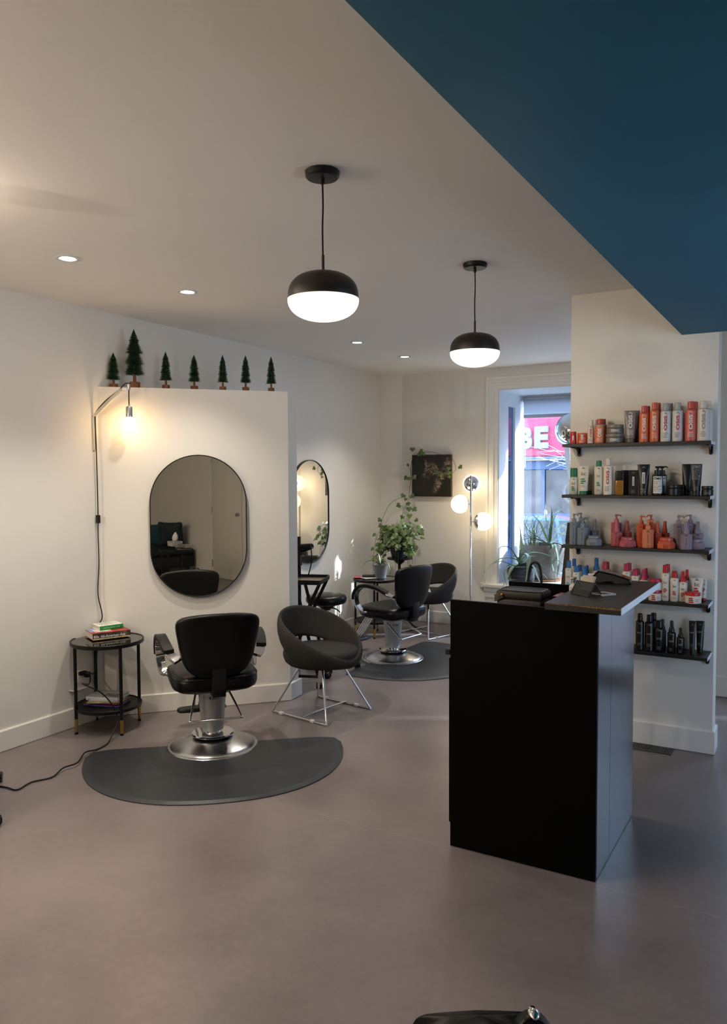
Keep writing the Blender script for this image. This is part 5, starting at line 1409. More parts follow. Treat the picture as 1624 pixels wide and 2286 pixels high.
PRODUCTS = [
(0, 'can_short', 'red_osis', -1.26, 4.622, 1.77, 0.0181, 0.0721, 'small tapered red styling tub at the window end of the top shelf', 'jar'),
(0, 'jar', 'orange_osis', -1.2077, 4.622, 1.77, 0.0286, 0.0624, 'low orange jar next to the small red tub on the top shelf', 'jar'),
(0, 'can', 'white_slim', -1.1587, 4.622, 1.77, 0.0185, 0.1366, 'slim off-white spray bottle between orange jar and clear orange bottle, top shelf', 'bottle'),
(0, 'can', 'white_slim2', -1.1559, 4.705, 1.77, 0.0175, 0.1412, 'slim off-white spray bottle half hidden behind its twin on the top shelf', 'bottle'),
(0, 'bottle', 'orange_clear', -1.1059, 4.622, 1.77, 0.0307, 0.1407, 'clear-shouldered orange bottle with rust cap beside the two grey jars', 'bottle'),
(0, 'bottle', 'orange_clear2', -1.1092, 4.705, 1.77, 0.028, 0.1456, 'orange bottle hidden behind the clear-shouldered orange bottle, only its cap edge showing', 'bottle'),
(0, 'jar', 'grey_jar', -1.0223, 4.6217, 1.77, 0.0487, 0.0526, 'lower of the two stacked grey jars on the top shelf', 'jar'),
(0, 'jar', 'grey_jar_top', -1.0203, 4.6217, 1.8227, 0.0474, 0.0514, 'upper of the two stacked grey jars on the top shelf', 'jar'),
(0, 'tube', 'grey_tube', -0.9364, 4.622, 1.77, 0.0337, 0.182, 'grey squeeze tube standing on its cap beside the stacked grey jars', 'tube'),
(0, 'tube', 'grey_tube2', -0.9296, 4.705, 1.77, 0.029, 0.1873, 'second grey squeeze tube, behind the front grey tube on the top shelf', 'tube'),
(0, 'can', 'orange_can', -0.8613, 4.622, 1.77, 0.0253, 0.2054, 'shortest tall orange spray can, right after the grey tubes on the top shelf', 'can'),
(0, 'can', 'orange_can2', -0.8576, 4.705, 1.77, 0.0227, 0.2094, 'orange spray can peeking out behind the shortest tall orange can', 'can'),
(0, 'can', 'orange_can3', -0.8059, 4.622, 1.77, 0.0249, 0.2204, 'taller orange spray can beside the silver-capped white cans', 'can'),
(0, 'can', 'orange_can4', -0.8009, 4.705, 1.77, 0.0229, 0.2247, 'orange spray can peeking out behind the taller orange can', 'can'),
(0, 'can', 'white_red', -0.7459, 4.622, 1.77, 0.0279, 0.2134, 'white can with grey cap and red lettering beside the orange cans, top shelf', 'can'),
(0, 'can', 'white_red2', -0.7373, 4.705, 1.77, 0.0254, 0.2192, 'white can with grey cap hidden behind the first red-lettered white can', 'can'),
(0, 'can', 'white_red3', -0.6842, 4.622, 1.77, 0.0277, 0.2144, 'white can with grey cap and red lettering next to the coral can', 'can'),
(0, 'can', 'coral_can', -0.6162, 4.622, 1.77, 0.029, 0.2168, 'coral spray can with white lettering near the bracket end of the top shelf', 'can'),
(0, 'can', 'coral_can2', -0.607, 4.705, 1.77, 0.0265, 0.2216, 'coral spray can peeking out behind the front coral can', 'can'),
(0, 'can', 'white_grey', -0.5536, 4.622, 1.77, 0.0288, 0.2177, 'off-white spray can with grey lettering at the end of the top shelf', 'can'),
(0, 'can', 'white_grey2', -0.5361, 4.705, 1.77, 0.021, 0.2221, 'off-white spray can behind the grey-lettered can, last on the top shelf', 'can'),
(1, 'bottle', 'green_cap', -1.255, 4.622, 1.472, 0.025, 0.1568, 'short white bottle with fat green cap at window end of second shelf', 'bottle'),
(1, 'tube', 'white_tube', -1.1979, 4.622, 1.472, 0.0326, 0.167, 'front white tube with green foot cap on the second shelf', 'tube'),
(1, 'tube', 'white_tube2', -1.1894, 4.705, 1.472, 0.03, 0.1706, 'white tube with green foot cap behind the front white tube', 'tube'),
(1, 'bottle', 'green_cap_tall', -1.1095, 4.622, 1.472, 0.0246, 0.1987, 'tall white bottle with small green cap on the second shelf', 'bottle'),
(1, 'can', 'white_red4', -1.0566, 4.622, 1.472, 0.0269, 0.2103, 'all-white spray can with big red lettering on the second shelf', 'can'),
(1, 'pump_round', 'amber', -0.9922, 4.622, 1.472, 0.0231, 0.1391, 'amber oil bottle with black pump cap on the second shelf', 'bottle'),
(1, 'box', 'black_box', -0.9777, 4.705, 1.472, 0.0191, 0.1422, 'plain black carton behind the amber oil bottle', 'box'),
(1, 'box', 'black_box_label', -0.9154, 4.6243, 1.472, 0.0241, 0.1417, 'black carton with a narrow white label beside the black tube', 'box'),
(1, 'tube', 'black_tube_label', -0.8596, 4.6197, 1.472, 0.0335, 0.1742, 'black tube with a narrow white label beside the labelled carton', 'tube'),
(1, 'pump_round', 'stmnt_pump', -0.7849, 4.622, 1.472, 0.0282, 0.1634, 'black pump bottle with big white printed label, front one on second shelf', 'bottle'),
(1, 'pump_round', 'stmnt_pump2', -0.775, 4.705, 1.472, 0.0256, 0.1638, 'black pump bottle with white label hidden behind its twin', 'bottle'),
(1, 'jar', 'black_jar', -0.6998, 4.622, 1.472, 0.0294, 0.0587, 'low black jar beside the white-labelled pump bottles', 'jar'),
(1, 'jar', 'black_jar2', -0.6806, 4.6871, 1.472, 0.0268, 0.059, 'low black jar standing behind the other black jar, second shelf', 'jar'),
(1, 'tube', 'black_tube_plain', -0.6428, 4.7229, 1.472, 0.0298, 0.1747, 'plain black tube standing behind the white-lettered black tube', 'tube'),
(1, 'tube', 'stmnt_tube', -0.5845, 4.6247, 1.472, 0.0304, 0.1732, 'black tube with block of white lettering near the end of second shelf', 'tube'),
(1, 'jar', 'black_jar3', -0.526, 4.6193, 1.472, 0.0302, 0.0536, 'low black tub alone at the bracket end of the second shelf', 'jar'),
(2, 'pump_hex', 'slate_p1', -1.2525, 4.626, 1.176, 0.0245, 0.1828, 'blue-grey pump bottle nearest the window on the third shelf', 'pump bottle'),
(2, 'pump_hex', 'slate_p2', -1.2343, 4.7113, 1.176, 0.0223, 0.1844, 'tall blue-grey pump bottle at the back of the grey cluster', 'pump bottle'),
(2, 'pump_hex', 'slate_p3', -1.2001, 4.6223, 1.176, 0.0296, 0.1579, 'shorter blue-grey pump bottle at the front of the grey cluster', 'pump bottle'),
(2, 'pump_hex', 'slate_p4', -1.1949, 4.6987, 1.176, 0.0209, 0.1605, 'short blue-grey pump bottle half hidden at the back of the grey cluster', 'pump bottle'),
(2, 'spray_hex', 'slate_s', -1.1501, 4.705, 1.176, 0.0239, 0.1486, 'blue-grey spray bottle behind the blue-grey jar', 'spray bottle'),
(2, 'jar_hex', 'slate_jar', -1.1301, 4.6121, 1.176, 0.0433, 0.058, 'faceted blue-grey jar at the end of the grey cluster', 'jar'),
(2, 'pump_hex', 'pink_p', -1.0253, 4.705, 1.176, 0.0286, 0.181, 'tall pink pump bottle at the back of the pink cluster', 'pump bottle'),
(2, 'spray_hex', 'pink_s1', -1.0089, 4.6397, 1.176, 0.0306, 0.1464, 'pink spray bottle in front of the tall pink pump', 'spray bottle'),
(2, 'spray_hex', 'pink_s2', -0.9648, 4.705, 1.176, 0.0278, 0.1453, 'pink spray bottle behind the pink jar', 'spray bottle'),
(2, 'jar_hex', 'pink_jar', -0.9409, 4.6139, 1.176, 0.0454, 0.0555, 'faceted pink jar on the third shelf', 'jar'),
(2, 'pump_hex', 'orange_p1', -0.8721, 4.6351, 1.176, 0.0241, 0.1804, 'tall orange pump bottle nearest the pink jar', 'pump bottle'),
(2, 'pump_hex', 'orange_p2', -0.8311, 4.705, 1.176, 0.0243, 0.1829, 'tall orange pump bottle at the back of the orange cluster', 'pump bottle'),
(2, 'pump_hex', 'peach_p', -0.8295, 4.6078, 1.176, 0.0298, 0.1576, 'pale orange pump bottle at the front of the orange cluster', 'pump bottle'),
(2, 'spray_hex', 'orange_s1', -0.7867, 4.6505, 1.176, 0.0225, 0.1469, 'orange spray bottle between pale orange pump and orange jar', 'spray bottle'),
(2, 'spray_hex', 'orange_s2', -0.7559, 4.705, 1.176, 0.0253, 0.1477, 'orange spray bottle behind the orange jar', 'spray bottle'),
(2, 'jar_hex', 'orange_jar', -0.7324, 4.6151, 1.176, 0.0467, 0.0614, 'faceted orange jar on the third shelf', 'jar'),
(2, 'pump_hex', 'lilac_p1', -0.6745, 4.6543, 1.176, 0.0281, 0.1853, 'tall lilac pump bottle nearest the orange jar', 'pump bottle'),
(2, 'pump_hex', 'lilac_p2', -0.6254, 4.7405, 1.176, 0.0263, 0.1858, 'tall lilac pump bottle at the back of the lilac cluster', 'pump bottle'),
(2, 'spray_hex', 'lilac_s1', -0.6262, 4.5993, 1.176, 0.0291, 0.1546, 'lilac spray bottle in front, left of the lilac jar', 'spray bottle'),
(2, 'spray_hex', 'lilac_s2', -0.5846, 4.7162, 1.176, 0.0296, 0.1493, 'lilac spray bottle behind the lilac jar', 'spray bottle'),
(2, 'jar_hex', 'lilac_jar', -0.5876, 4.651, 1.176, 0.0498, 0.0571, 'faceted lilac jar at the end of the third shelf', 'jar'),
(3, 'bottle', 'bc_blue', -1.2805, 4.622, 0.881, 0.0202, 0.1977, 'tall white bottle with blue cap nearest the window, fourth shelf', 'bottle'),
(3, 'bottle', 'bc_blue2', -1.2724, 4.7082, 0.881, 0.0192, 0.2012, 'tall white bottle with blue cap behind the one nearest the window', 'bottle'),
(3, 'bottle', 'bc_blue3', -1.2355, 4.622, 0.881, 0.0213, 0.1685, 'shorter white bottle with blue cap, second along the fourth shelf', 'bottle'),
(3, 'bottle', 'bc_blue4', -1.2359, 4.7018, 0.881, 0.0191, 0.1653, 'white bottle with blue cap half hidden behind the second one along', 'bottle'),
(3, 'spray', 'bc_blue_s', -1.1876, 4.6247, 0.881, 0.0237, 0.1696, 'white spray bottle with blue cone cap, front of the blue-capped group', 'spray bottle'),
(3, 'spray', 'bc_blue_s2', -1.1937, 4.705, 0.881, 0.0209, 0.166, 'white spray bottle with blue cone cap, behind the front one', 'spray bottle'),
(3, 'spray', 'bc_blue_s3', -1.1379, 4.705, 0.881, 0.0265, 0.2128, 'tall white spray bottle with blue cap standing behind the card terminal', 'spray bottle'),
(3, 'tube', 'bc_tube_w', -1.145, 4.6193, 0.881, 0.0205, 0.1288, 'white tube beside the big end of the card terminal', 'tube'),
(3, 'bottle', 'bc_pink', -1.0708, 4.622, 0.881, 0.0228, 0.2, 'white bottle with crimson cap rising above the card terminal', 'bottle'),
(3, 'bottle', 'bc_pink1', -1.0759, 4.705, 0.881, 0.0207, 0.1926, 'white bottle with crimson cap just behind the one above the card terminal', 'bottle'),
(3, 'bottle', 'bc_pink2', -0.9478, 4.622, 0.881, 0.0228, 0.1973, 'tall white bottle with crimson cap past the thin end of card terminal', 'bottle'),
(3, 'bottle', 'bc_pink3', -0.95, 4.705, 0.881, 0.021, 0.1931, 'white bottle with crimson cap peeking over the tall crimson-capped bottle', 'bottle'),
(3, 'bottle', 'bc_pink4', -0.8995, 4.622, 0.881, 0.023, 0.1678, 'shorter white bottle with crimson cap beside the crimson spray', 'bottle'),
(3, 'bottle', 'bc_pink5', -0.9021, 4.705, 0.881, 0.0203, 0.1617, 'white bottle with crimson cap behind the shorter crimson-capped bottle', 'bottle'),
(3, 'spray', 'bc_pink_s', -0.8503, 4.622, 0.881, 0.0259, 0.1706, 'white spray bottle with crimson cone cap in front on the fourth shelf', 'spray bottle'),
(3, 'spray', 'bc_pink_s2', -0.8551, 4.705, 0.881, 0.0214, 0.1675, 'white spray bottle with crimson cone cap behind the front crimson one', 'spray bottle'),
(3, 'jar', 'bc_jar_p', -0.7881, 4.6055, 0.881, 0.0343, 0.06, 'white jar with crimson lid seen under the counter slab, lower of two', 'jar'),
(3, 'jar', 'bc_jar_p2', -0.7861, 4.6055, 0.941, 0.0334, 0.063, 'white jar with crimson lid stacked on another, its lid above counter slab', 'jar'),
(3, 'bottle', 'bc_red', -0.7367, 4.6239, 0.881, 0.0226, 0.2008, 'tall white bottle with red cap beside the counter slab end', 'bottle'),
(3, 'bottle', 'bc_red1', -0.7378, 4.705, 0.881, 0.0205, 0.1973, 'white bottle with red cap peeking over the tall red-capped bottle', 'bottle'),
(3, 'bottle', 'bc_red2', -0.6872, 4.6205, 0.881, 0.0224, 0.1695, 'shorter white bottle with red cap, second of the red-capped row', 'bottle'),
(3, 'spray', 'bc_red_s', -0.6463, 4.6354, 0.881, 0.023, 0.1703, 'white spray bottle with red cone cap in front, red group', 'spray bottle'),
(3, 'spray', 'bc_red_s2', -0.6348, 4.7078, 0.881, 0.0197, 0.172, 'white spray bottle with red cone cap behind the white tube', 'spray bottle'),
(3, 'tube', 'bc_tube_r', -0.5797, 4.6843, 0.881, 0.0354, 0.1291, 'wide white tube behind the white jar with red lid', 'tube'),
(3, 'tube', 'bc_tube_r2', -0.5488, 4.7229, 0.881, 0.019, 0.1265, 'narrow white tube with red foot cap at the end of fourth shelf', 'tube'),
(3, 'jar', 'bc_jar_r', -0.5889, 4.6112, 0.881, 0.0423, 0.0609, 'white jar with red lid at the front of the fourth shelf', 'jar'),
(4, 'can', 'blk1', -0.8697, 4.622, 0.59, 0.023, 0.2065, 'tall black can half hidden by the counter edge on the lowest shelf', 'can'),
(4, 'can', 'blk2', -0.8177, 4.622, 0.59, 0.0258, 0.2038, 'tall black can at the front of the lowest shelf, second from the counter', 'can'),
(4, 'can', 'blk3', -0.8099, 4.705, 0.59, 0.0244, 0.2023, 'tallest black can, at the back of the lowest shelf', 'can'),
(4, 'bottle', 'blk4', -0.7637, 4.622, 0.59, 0.0263, 0.1754, 'black bottle with stepped cap in the middle of the lowest shelf', 'bottle'),
(4, 'spray', 'blk5', -0.7603, 4.705, 0.59, 0.02, 0.1699, 'black spray bottle behind the stepped-cap bottle on the lowest shelf', 'spray bottle'),
(4, 'spray', 'blk6', -0.6986, 4.622, 0.59, 0.0225, 0.1813, 'black spray bottle with tall cap on the lowest shelf', 'spray bottle'),
(4, 'spray', 'blk7', -0.6514, 4.622, 0.59, 0.0207, 0.1452, 'smallest black spray bottle, standing alone on the lowest shelf', 'spray bottle'),
(4, 'tube', 'blk8', -0.5912, 4.622, 0.59, 0.0182, 0.19, 'black squeeze tube in front, near the end of the lowest shelf', 'tube'),
(4, 'tube', 'blk9', -0.561, 4.705, 0.59, 0.0226, 0.179, 'black squeeze tube at the bracket end of the lowest shelf', 'tube'),
]
# ------------------------------------------------------------------ products on the shelves
def PM(c, rough=0.38, var=0.03):
    return M('plastic_' + c, c, rough, var=var, scale=40)
INK = {'w': M('ink_white', 0, 0), 'k': M('ink_black', (0.012, 0.012, 0.012), 0.5), 'r': M('ink_red', 'A81C28', 0.5), 'g': M('ink_lightgrey', '8C8A86', 0.5), 't': M('ink_teal', '2C8FA8', 0.5), 'G': M('ink_green', '1D7A50', 0.5), 's': M('ink_silver', '9A9A9A', 0.4)}
# style: body, cap, ink, words
STY = {
 'red_osis': ('B81E22', 'B81E22', 'w', 'osis'), 'orange_osis': ('C24A24', 'C24A24', 'w', 'osis'), 'white_slim': ('CFC4B6', 'CFC4B6', 'r', 'OSiS'), 'white_slim2': ('CFC4B6', 'CFC4B6', None, ''),
 'orange_clear': ('C46A44', 'A8402A', 'w', 'OSiS'), 'orange_clear2': ('C46A44', 'A8402A', None, ''), 'grey_jar': ('6C645C', '746C64', 'w', 'OSiS+'), 'grey_jar_top': ('6C645C', '746C64', 'w', 'OSiS+'),
 'grey_tube': ('7C736C', '5E564F', 'w', 'OSiS+'), 'grey_tube2': ('7C736C', '5E564F', None, ''),
 'orange_can': ('C8603A', 'B84A3C', 'w', 'OSiS+'), 'orange_can2': ('C8603A', 'B84A3C', None, ''), 'orange_can3': ('C8623A', 'BC5442', 'w', 'OSiS+'), 'orange_can4': ('C8623A', 'BC5442', None, ''),
 'white_red': ('C8C6C4', '9C9A96', 'r', 'OSiS+'), 'white_red2': ('C8C6C4', '9C9A96', None, ''), 'white_red3': ('C4C2C2', 'A4A29E', 'r', 'OSiS+'), 'coral_can': ('C4584A', 'B84632', 'w', 'OSiS+'), 'coral_can2': ('C4584A', 'B84632', None, ''),
 'white_grey': ('D2CABE', 'CEC2B4', 'g', 'OSiS+'), 'white_grey2': ('D2CABE', 'CEC2B4', None, ''),
 'green_cap': ('D4CDBC', '157048', 'k', 'bc'), 'white_tube': ('CFC7B7', '157048', 'k', 'bc'), 'white_tube2': ('CFC7B7', '157048', None, ''), 'green_cap_tall': ('D4CDBC', '157048', 'k', 'bc'), 'white_red4': ('DAD3C6', 'D2C8B8', 'r', 'OSiS+'),
 'amber': ('8A5A20', '0C0C0C', None, ''), 'black_box': ('100E0E', '100E0E', None, ''), 'black_box_label': ('141110', '141110', 'L', ''), 'black_tube_label': ('141110', '0E0C0C', 'L', ''),
 'stmnt_pump': ('0C0C0C', '0C0C0C', 'S', 'STMNT'), 'stmnt_pump2': ('0C0C0C', '0C0C0C', 'S', 'STMNT'), 'black_jar': ('0C0C0C', '0C0C0C', None, ''), 'black_jar2': ('0C0C0C', '0C0C0C', None, ''), 'black_tube_plain': ('0B0B0B', '0B0B0B', None, ''), 'stmnt_tube': ('0C0C0C', '0C0C0C', 'T', 'STMNT'), 'black_jar3': ('0C0C0C', '0C0C0C', 'b', ''),
}
for k, c in (('slate', '75808A'), ('pink', 'B05A62'), ('orange', 'C4583A'), ('peach', 'CE7C58'), ('lilac', '8A7A8A')):
    for s_ in ('_p', '_p1', '_p2', '_p3', '_p4', '_s', '_s1', '_s2', '_jar'):
        STY.setdefault(k + s_, (c, c, 'v', ''))
for k, c, ink in (('bc_blue', '1A66A8', 't'), ('bc_pink', 'B02048', 'r'), ('bc_red', 'B81C1C', 'r')):
    for s_ in ('', '1', '2', '3', '4', '5', '_s', '_s2', '_s3'):
        STY.setdefault(k + s_, ('D6D0C2', c, ink, 'bc'))
for k in ('bc_tube_w', 'bc_tube_r', 'bc_tube_r2'): STY[k] = ('D6D0C2', 'C02020' if k != 'bc_tube_w' else 'D6D0C2', 'r', 'bc')
STY['bc_jar_p'] = STY['bc_jar_p2'] = ('D6D0C2', 'B02048', 'r', '#'); STY['bc_jar_r'] = ('D6D0C2', 'C02020', 'r', '#')
for i in range(1, 10): STY['blk%d' % i] = ('0A0A0A', '0A0A0A', 'm', '')

def on_cyl(r, z0, phi=0.0):
    return lambda a, b, d: Vector(((r + 0.0007) * sin(a / r + phi), -(r + 0.0007) * cos(a / r + phi), z0 + b))
def on_flat(y, z0):
    return lambda a, b, d: Vector((a, y - 0.0007, z0 + b))
def letters(t, fn, r, h, ink, word, zlo, zhi, seed, logo_z=None):
    """print on the body; fn(z0) gives a mapper"""
    lk = 'w' if ink in ('w', 'm', 'b') else 'k'
    mk = nb()
    if logo_z:
        f = fn(logo_z)
        rect(mk, f, -r * 0.30, r * 0.30, -r * 0.03, r * 0.06, 3); rect(mk, f, -r * 0.07, r * 0.07, r * 0.10, r * 0.22, 1)
    H = zhi - zlo
    if word.startswith('OSiS') or word == 'osis':
        bm = nb(); f = fn(zlo + H * 0.60)
        put_text(bm, word.replace('+', ''), f, width=H * 0.52, height=r * 0.62, bold=0.03, up=True)
        if '+' in word:
            put_text(bm, '+', lambda a, b, d: f(a + r * 0.26, b + H * 0.305, d), height=r * 0.24, bold=0.02)
        part('lettering', bm, INK[ink], t, 180, recalc=False)
        bars(mk, fn(zlo + H * 0.24), -r * 0.55, r * 0.55, 0, 4, H * 0.05, H * 0.016, seed)
    elif word == 'bc':
        bm = nb(); f = fn(zlo + H * 0.70); put_text(bm, 'bc', f, height=r * 0.62); part('lettering', bm, INK['k'], t, 180, recalc=False)
        bm = nb(); f = fn(zlo + H * 0.42)
        for i in range(3): rect(bm, f, -r * 0.45, r * (0.1 + 0.15 * ((seed + i) % 3)), -i * r * 0.36, -i * r * 0.36 + r * 0.26, 3)
        bars(bm, fn(zlo + H * 0.16), -r * .45, r * .5, 0, 2, H * 0.05, H * 0.018, seed); part('lettering', bm, INK['G' if ink == 'k' else ink], t, 180, recalc=False)
    elif word == '#':
        bm = nb(); f = fn(zlo + H * 0.62)
        for i in range(3): rect(bm, f, -r * 0.55, -r * (0.05 - 0.06 * i), -i * H * 0.24, -i * H * 0.24 + H * 0.17, 3)
        bars(bm, fn(zlo + H * 0.55), r * .25, r * .75, 0, 2, H * 0.2, H * 0.07, seed); part('lettering', bm, INK[ink], t, 180, recalc=False)
    elif ink == 'v':
        bm = nb(); f = fn(zlo + H * 0.52)
        if H > 0.06:
            put_text(bm, 'FIBRE CLINIX', f, width=H * 0.5, height=r * 0.14, bold=0.02, up=True)
            bars(bm, fn(zlo + H * 0.14), -r * .28, r * .28, 0, 3, H * 0.05, H * 0.014, seed)
        else:
            bars(bm, fn(zlo + H * 0.6), -r * .4, r * .4, 0, 3, H * 0.2, H * 0.06, seed)
        part('lettering', bm, INK['k'], t, 180, recalc=False)
    elif ink == 'm':
        bars(mk, fn(zlo + H * 0.62), -r * .6, r * .5, 0, 2, r * 0.22, r * 0.10, seed); bars(mk, fn(zlo + H * 0.22), -r * .55, r * .4, 0, 4, r * 0.2, r * 0.05, seed + 3)
    elif ink == 'b':
        bars(mk, fn(zlo + H * 0.5), -r * .3, r * .6, 0, 2, r * 0.2, r * 0.06, seed)
    if len(mk.verts):
        part('print', mk, INK['s' if lk == 'w' and ink != 'w' else lk], t, 180, recalc=False)
    else:
        mk.free()

CATN = {'can': 'spray_can', 'can_short': 'styling_jar', 'jar': 'cream_jar', 'jar_hex': 'cream_jar', 'bottle': 'shampoo_bottle', 'tube': 'squeeze_tube', 'box': 'carton_box', 'pump_round': 'pump_bottle', 'pump_hex': 'pump_bottle', 'spray': 'spray_bottle', 'spray_hex': 'spray_bottle'}
GRP = ['products on the top shelf', 'products on the second shelf', 'products on the middle shelf', 'products on the fourth shelf', 'products on the lowest shelf']

def capsule(r, z0, z1, lean=0.0, bev=0.002):
    return [(0, z0), (r - bev, z0), (r, z0 + bev), (r - lean, z1 - bev), (r - lean - bev, z1), (0, z1)]
def hexring(r, z, k=1.0, dep=0.92):
    return [Vector((r * k * cos(pi / 8 + i * pi / 4) / cos(pi / 8), r * k * dep * sin(pi / 8 + i * pi / 4) / cos(pi / 8), z)) for i in range(8)]

def product(sh, kind, st, x, y, z, r, h, label, cat, seed):
    body, cap, ink, word = STY[st]
    t = thing(CATN[kind], label, cat, (x, y, z + 0.0005), 0.16 + 0.10 * ((seed * 37 % 11) / 11 - 0.5), GRP[sh])
    B, C_ = PM(body), PM(cap, 0.42)
    if kind == 'can':
        ch = h * (0.19 if not st.startswith('white_slim') else 0.25); rc = r * 0.62 if h > 0.15 else r * 0.80
        zb = h - ch
        bm = nb(); lathe(bm, [(0, 0), (r - 0.002, 0), (r, 0.002), (r, zb - 0.012), (r * 0.96, zb - 0.006), (rc * 1.04, zb), (0, zb)], 36); part('can_body', bm, B, t, 40)
        bm = nb(); lathe(bm, capsule(rc, zb + 0.0005, h, 0.001), 28); part('cap', bm, C_, t, 40)
        if ink: letters(t, lambda z0: on_cyl(r, z0), r, h, ink, word, h * 0.05, zb * 0.95, seed, zb * 0.90)
    elif kind == 'can_short':
        bm = nb(); lathe(bm, [(0, 0), (r * 1.05, 0), (r * 1.1, 0.004), (r * 0.95, h * 0.68), (0, h * 0.68)], 32); part('jar_body', bm, B, t, 40)
        bm = nb(); lathe(bm, capsule(r * 0.97, h * 0.69, h, 0.001), 32); part('cap', bm, C_, t, 40)
        letters(t, lambda z0: on_cyl(r * 1.04, z0), r, h, ink, word, 0.0, h * 0.8, seed)
    elif kind == 'jar':
        zl = h * (0.70 if st != 'grey_jar' and st != 'grey_jar_top' else 0.62)
        bm = nb(); lathe(bm, capsule(r, 0, zl, 0, 0.003), 40); part('jar_body', bm, B, t, 40)
        bm = nb(); lathe(bm, capsule(r * 1.005 if not st.startswith('bc') else r * 0.92, zl + 0.0008, h, 0.0005), 40); part('lid', bm, C_, t, 40)
        if ink:
            if st.startswith('grey'):
                bm = nb(); put_text(bm, 'OSiS+', on_cyl(r * 1.0, zl * 0.55), width=r * 0.85, height=zl * 0.42, bold=0.02); part('lettering', bm, INK['w'], t, 180, recalc=False)
            else:
                letters(t, lambda z0: on_cyl(r, z0), r, h, ink, word, 0.0, zl if word != 'osis' else h, seed)
    elif kind == 'jar_hex':
        zl = h * 0.70
        bm = nb(); rows(bm, [hexring(r, 0.0, 0.94), hexring(r, 0.003), hexring(r, zl * 0.62), hexring(r, zl, 0.80)], True, False, True, True); part('jar_body', bm, B, t, 25)
        bm = nb(); lathe(bm, capsule(r * 0.80, zl + 0.0005, h, 0.0008), 36); part('lid', bm, C_, t, 40)
        letters(t, lambda z0: on_flat(-r * 0.92, z0), r, h, 'v', '', 0.0, zl * 0.7, seed)
    elif kind in ('bottle', 'spray'):
        black = st.startswith('blk')
        ch = h * (0.22 if kind == 'bottle' else 0.34)
        if st == 'green_cap': ch = h * 0.34
        if st == 'green_cap_tall': ch = h * 0.17
        rc = r * (0.66 if kind == 'bottle' else 0.5)
        if st == 'green_cap': rc = r * 0.86
        zb = h - ch
        if st.startswith('orange_clear'):
            ch = h * 0.22; zb = h - ch; rc = r * 0.62
            bm = nb(); lathe(bm, [(0, 0), (r - 0.002, 0), (r, 0.002), (r, zb * 0.88), (r * 0.97, zb * 0.885), (0, zb * 0.885)], 32); part('bottle_body', bm, B, t, 40)
            bm = nb(); lathe(bm, [(r * 0.97, zb * 0.886), (r * 0.95, zb * 0.96), (r * 0.7, zb), (0, zb)], 32); part('clear_shoulder', bm, M('clear_shoulder', 'A8907C', 0.12), t, 40)
        else:
            bm = nb(); lathe(bm, [(0, 0), (r - 0.003, 0), (r, 0.003), (r, zb - r * 0.42), (r * 0.93, zb - r * 0.22), (rc * 1.12, zb - r * 0.05), (rc * 1.0, zb), (0, zb)], 32); part('bottle_body', bm, B, t, 50)
        bm = nb()
        if kind == 'bottle':
            lathe(bm, capsule(rc, zb + 0.0005, h, 0.0015), 24)
        else:
            lathe(bm, [(0, zb), (r * 0.72, zb), (r * 0.70, zb + ch * 0.12), (r * 0.52, zb + ch * 0.36), (r * 0.44, zb + ch * 0.40), (r * 0.40, h - 0.003), (r * 0.34, h), (0, h)], 24)
            box(bm, -0.003, 0.003, -r * 0.58, 0, h - ch * 0.30, h - ch * 0.16, 0.001, 1)
        part('cap' if kind == 'bottle' else 'spray_cap', bm, C_, t, 40)
        if ink: letters(t, lambda z0: on_cyl(r, z0), r, h, ink, word, h * 0.03, zb - r * 0.4, seed, (zb - r * 0.55) if not st.startswith('orange') else None)
    elif kind in ('pump_hex', 'spray_hex'):
        zb = h * (0.66 if kind == 'pump_hex' else 0.56)
        if kind == 'pump_hex' and h > 0.17: zb = h * 0.73
        bm = nb(); rows(bm, [hexring(r, 0.0, 0.94), hexring(r, 0.003), hexring(r, zb - r * 0.12), hexring(r, zb, 0.80)], True, False, True, True); part('bottle_body', bm, B, t, 25)
        bm = nb()
        if kind == 'pump_hex':
            lathe(bm, [(0, zb), (r * 0.52, zb), (r * 0.48, zb + (h - zb) * 0.42), (r * 0.20, zb + (h - zb) * 0.46), (r * 0.18, h - 0.012), (0, h - 0.012)], 22)
            box(bm, -r * 0.30, r * 0.30, -r * 0.3, r * 0.34, h - 0.013, h, 0.0035); 
            d_ = 1 if seed % 2 else -1
            tube(bm, smooth([(0, 0, h - 0.006), (d_ * r * 0.6, -r * .2, h - 0.005), (d_ * r * 1.0, -r * .35, h - 0.012)], 4), 0.0035, 8)
        else:
            lathe(bm, [(0, zb), (r * 0.56, zb), (r * 0.52, zb + (h - zb) * 0.30), (r * 0.42, zb + (h - zb) * 0.36), (r * 0.34, h - 0.003), (r * 0.28, h), (0, h)], 22)
        part('pump_head' if kind == 'pump_hex' else 'spray_cap', bm, C_, t, 40)
        letters(t, lambda z0: on_flat(-r * 0.92, z0), r, h, 'v', '', 0.0, zb, seed, zb * 0.88)
    elif kind == 'pump_round':
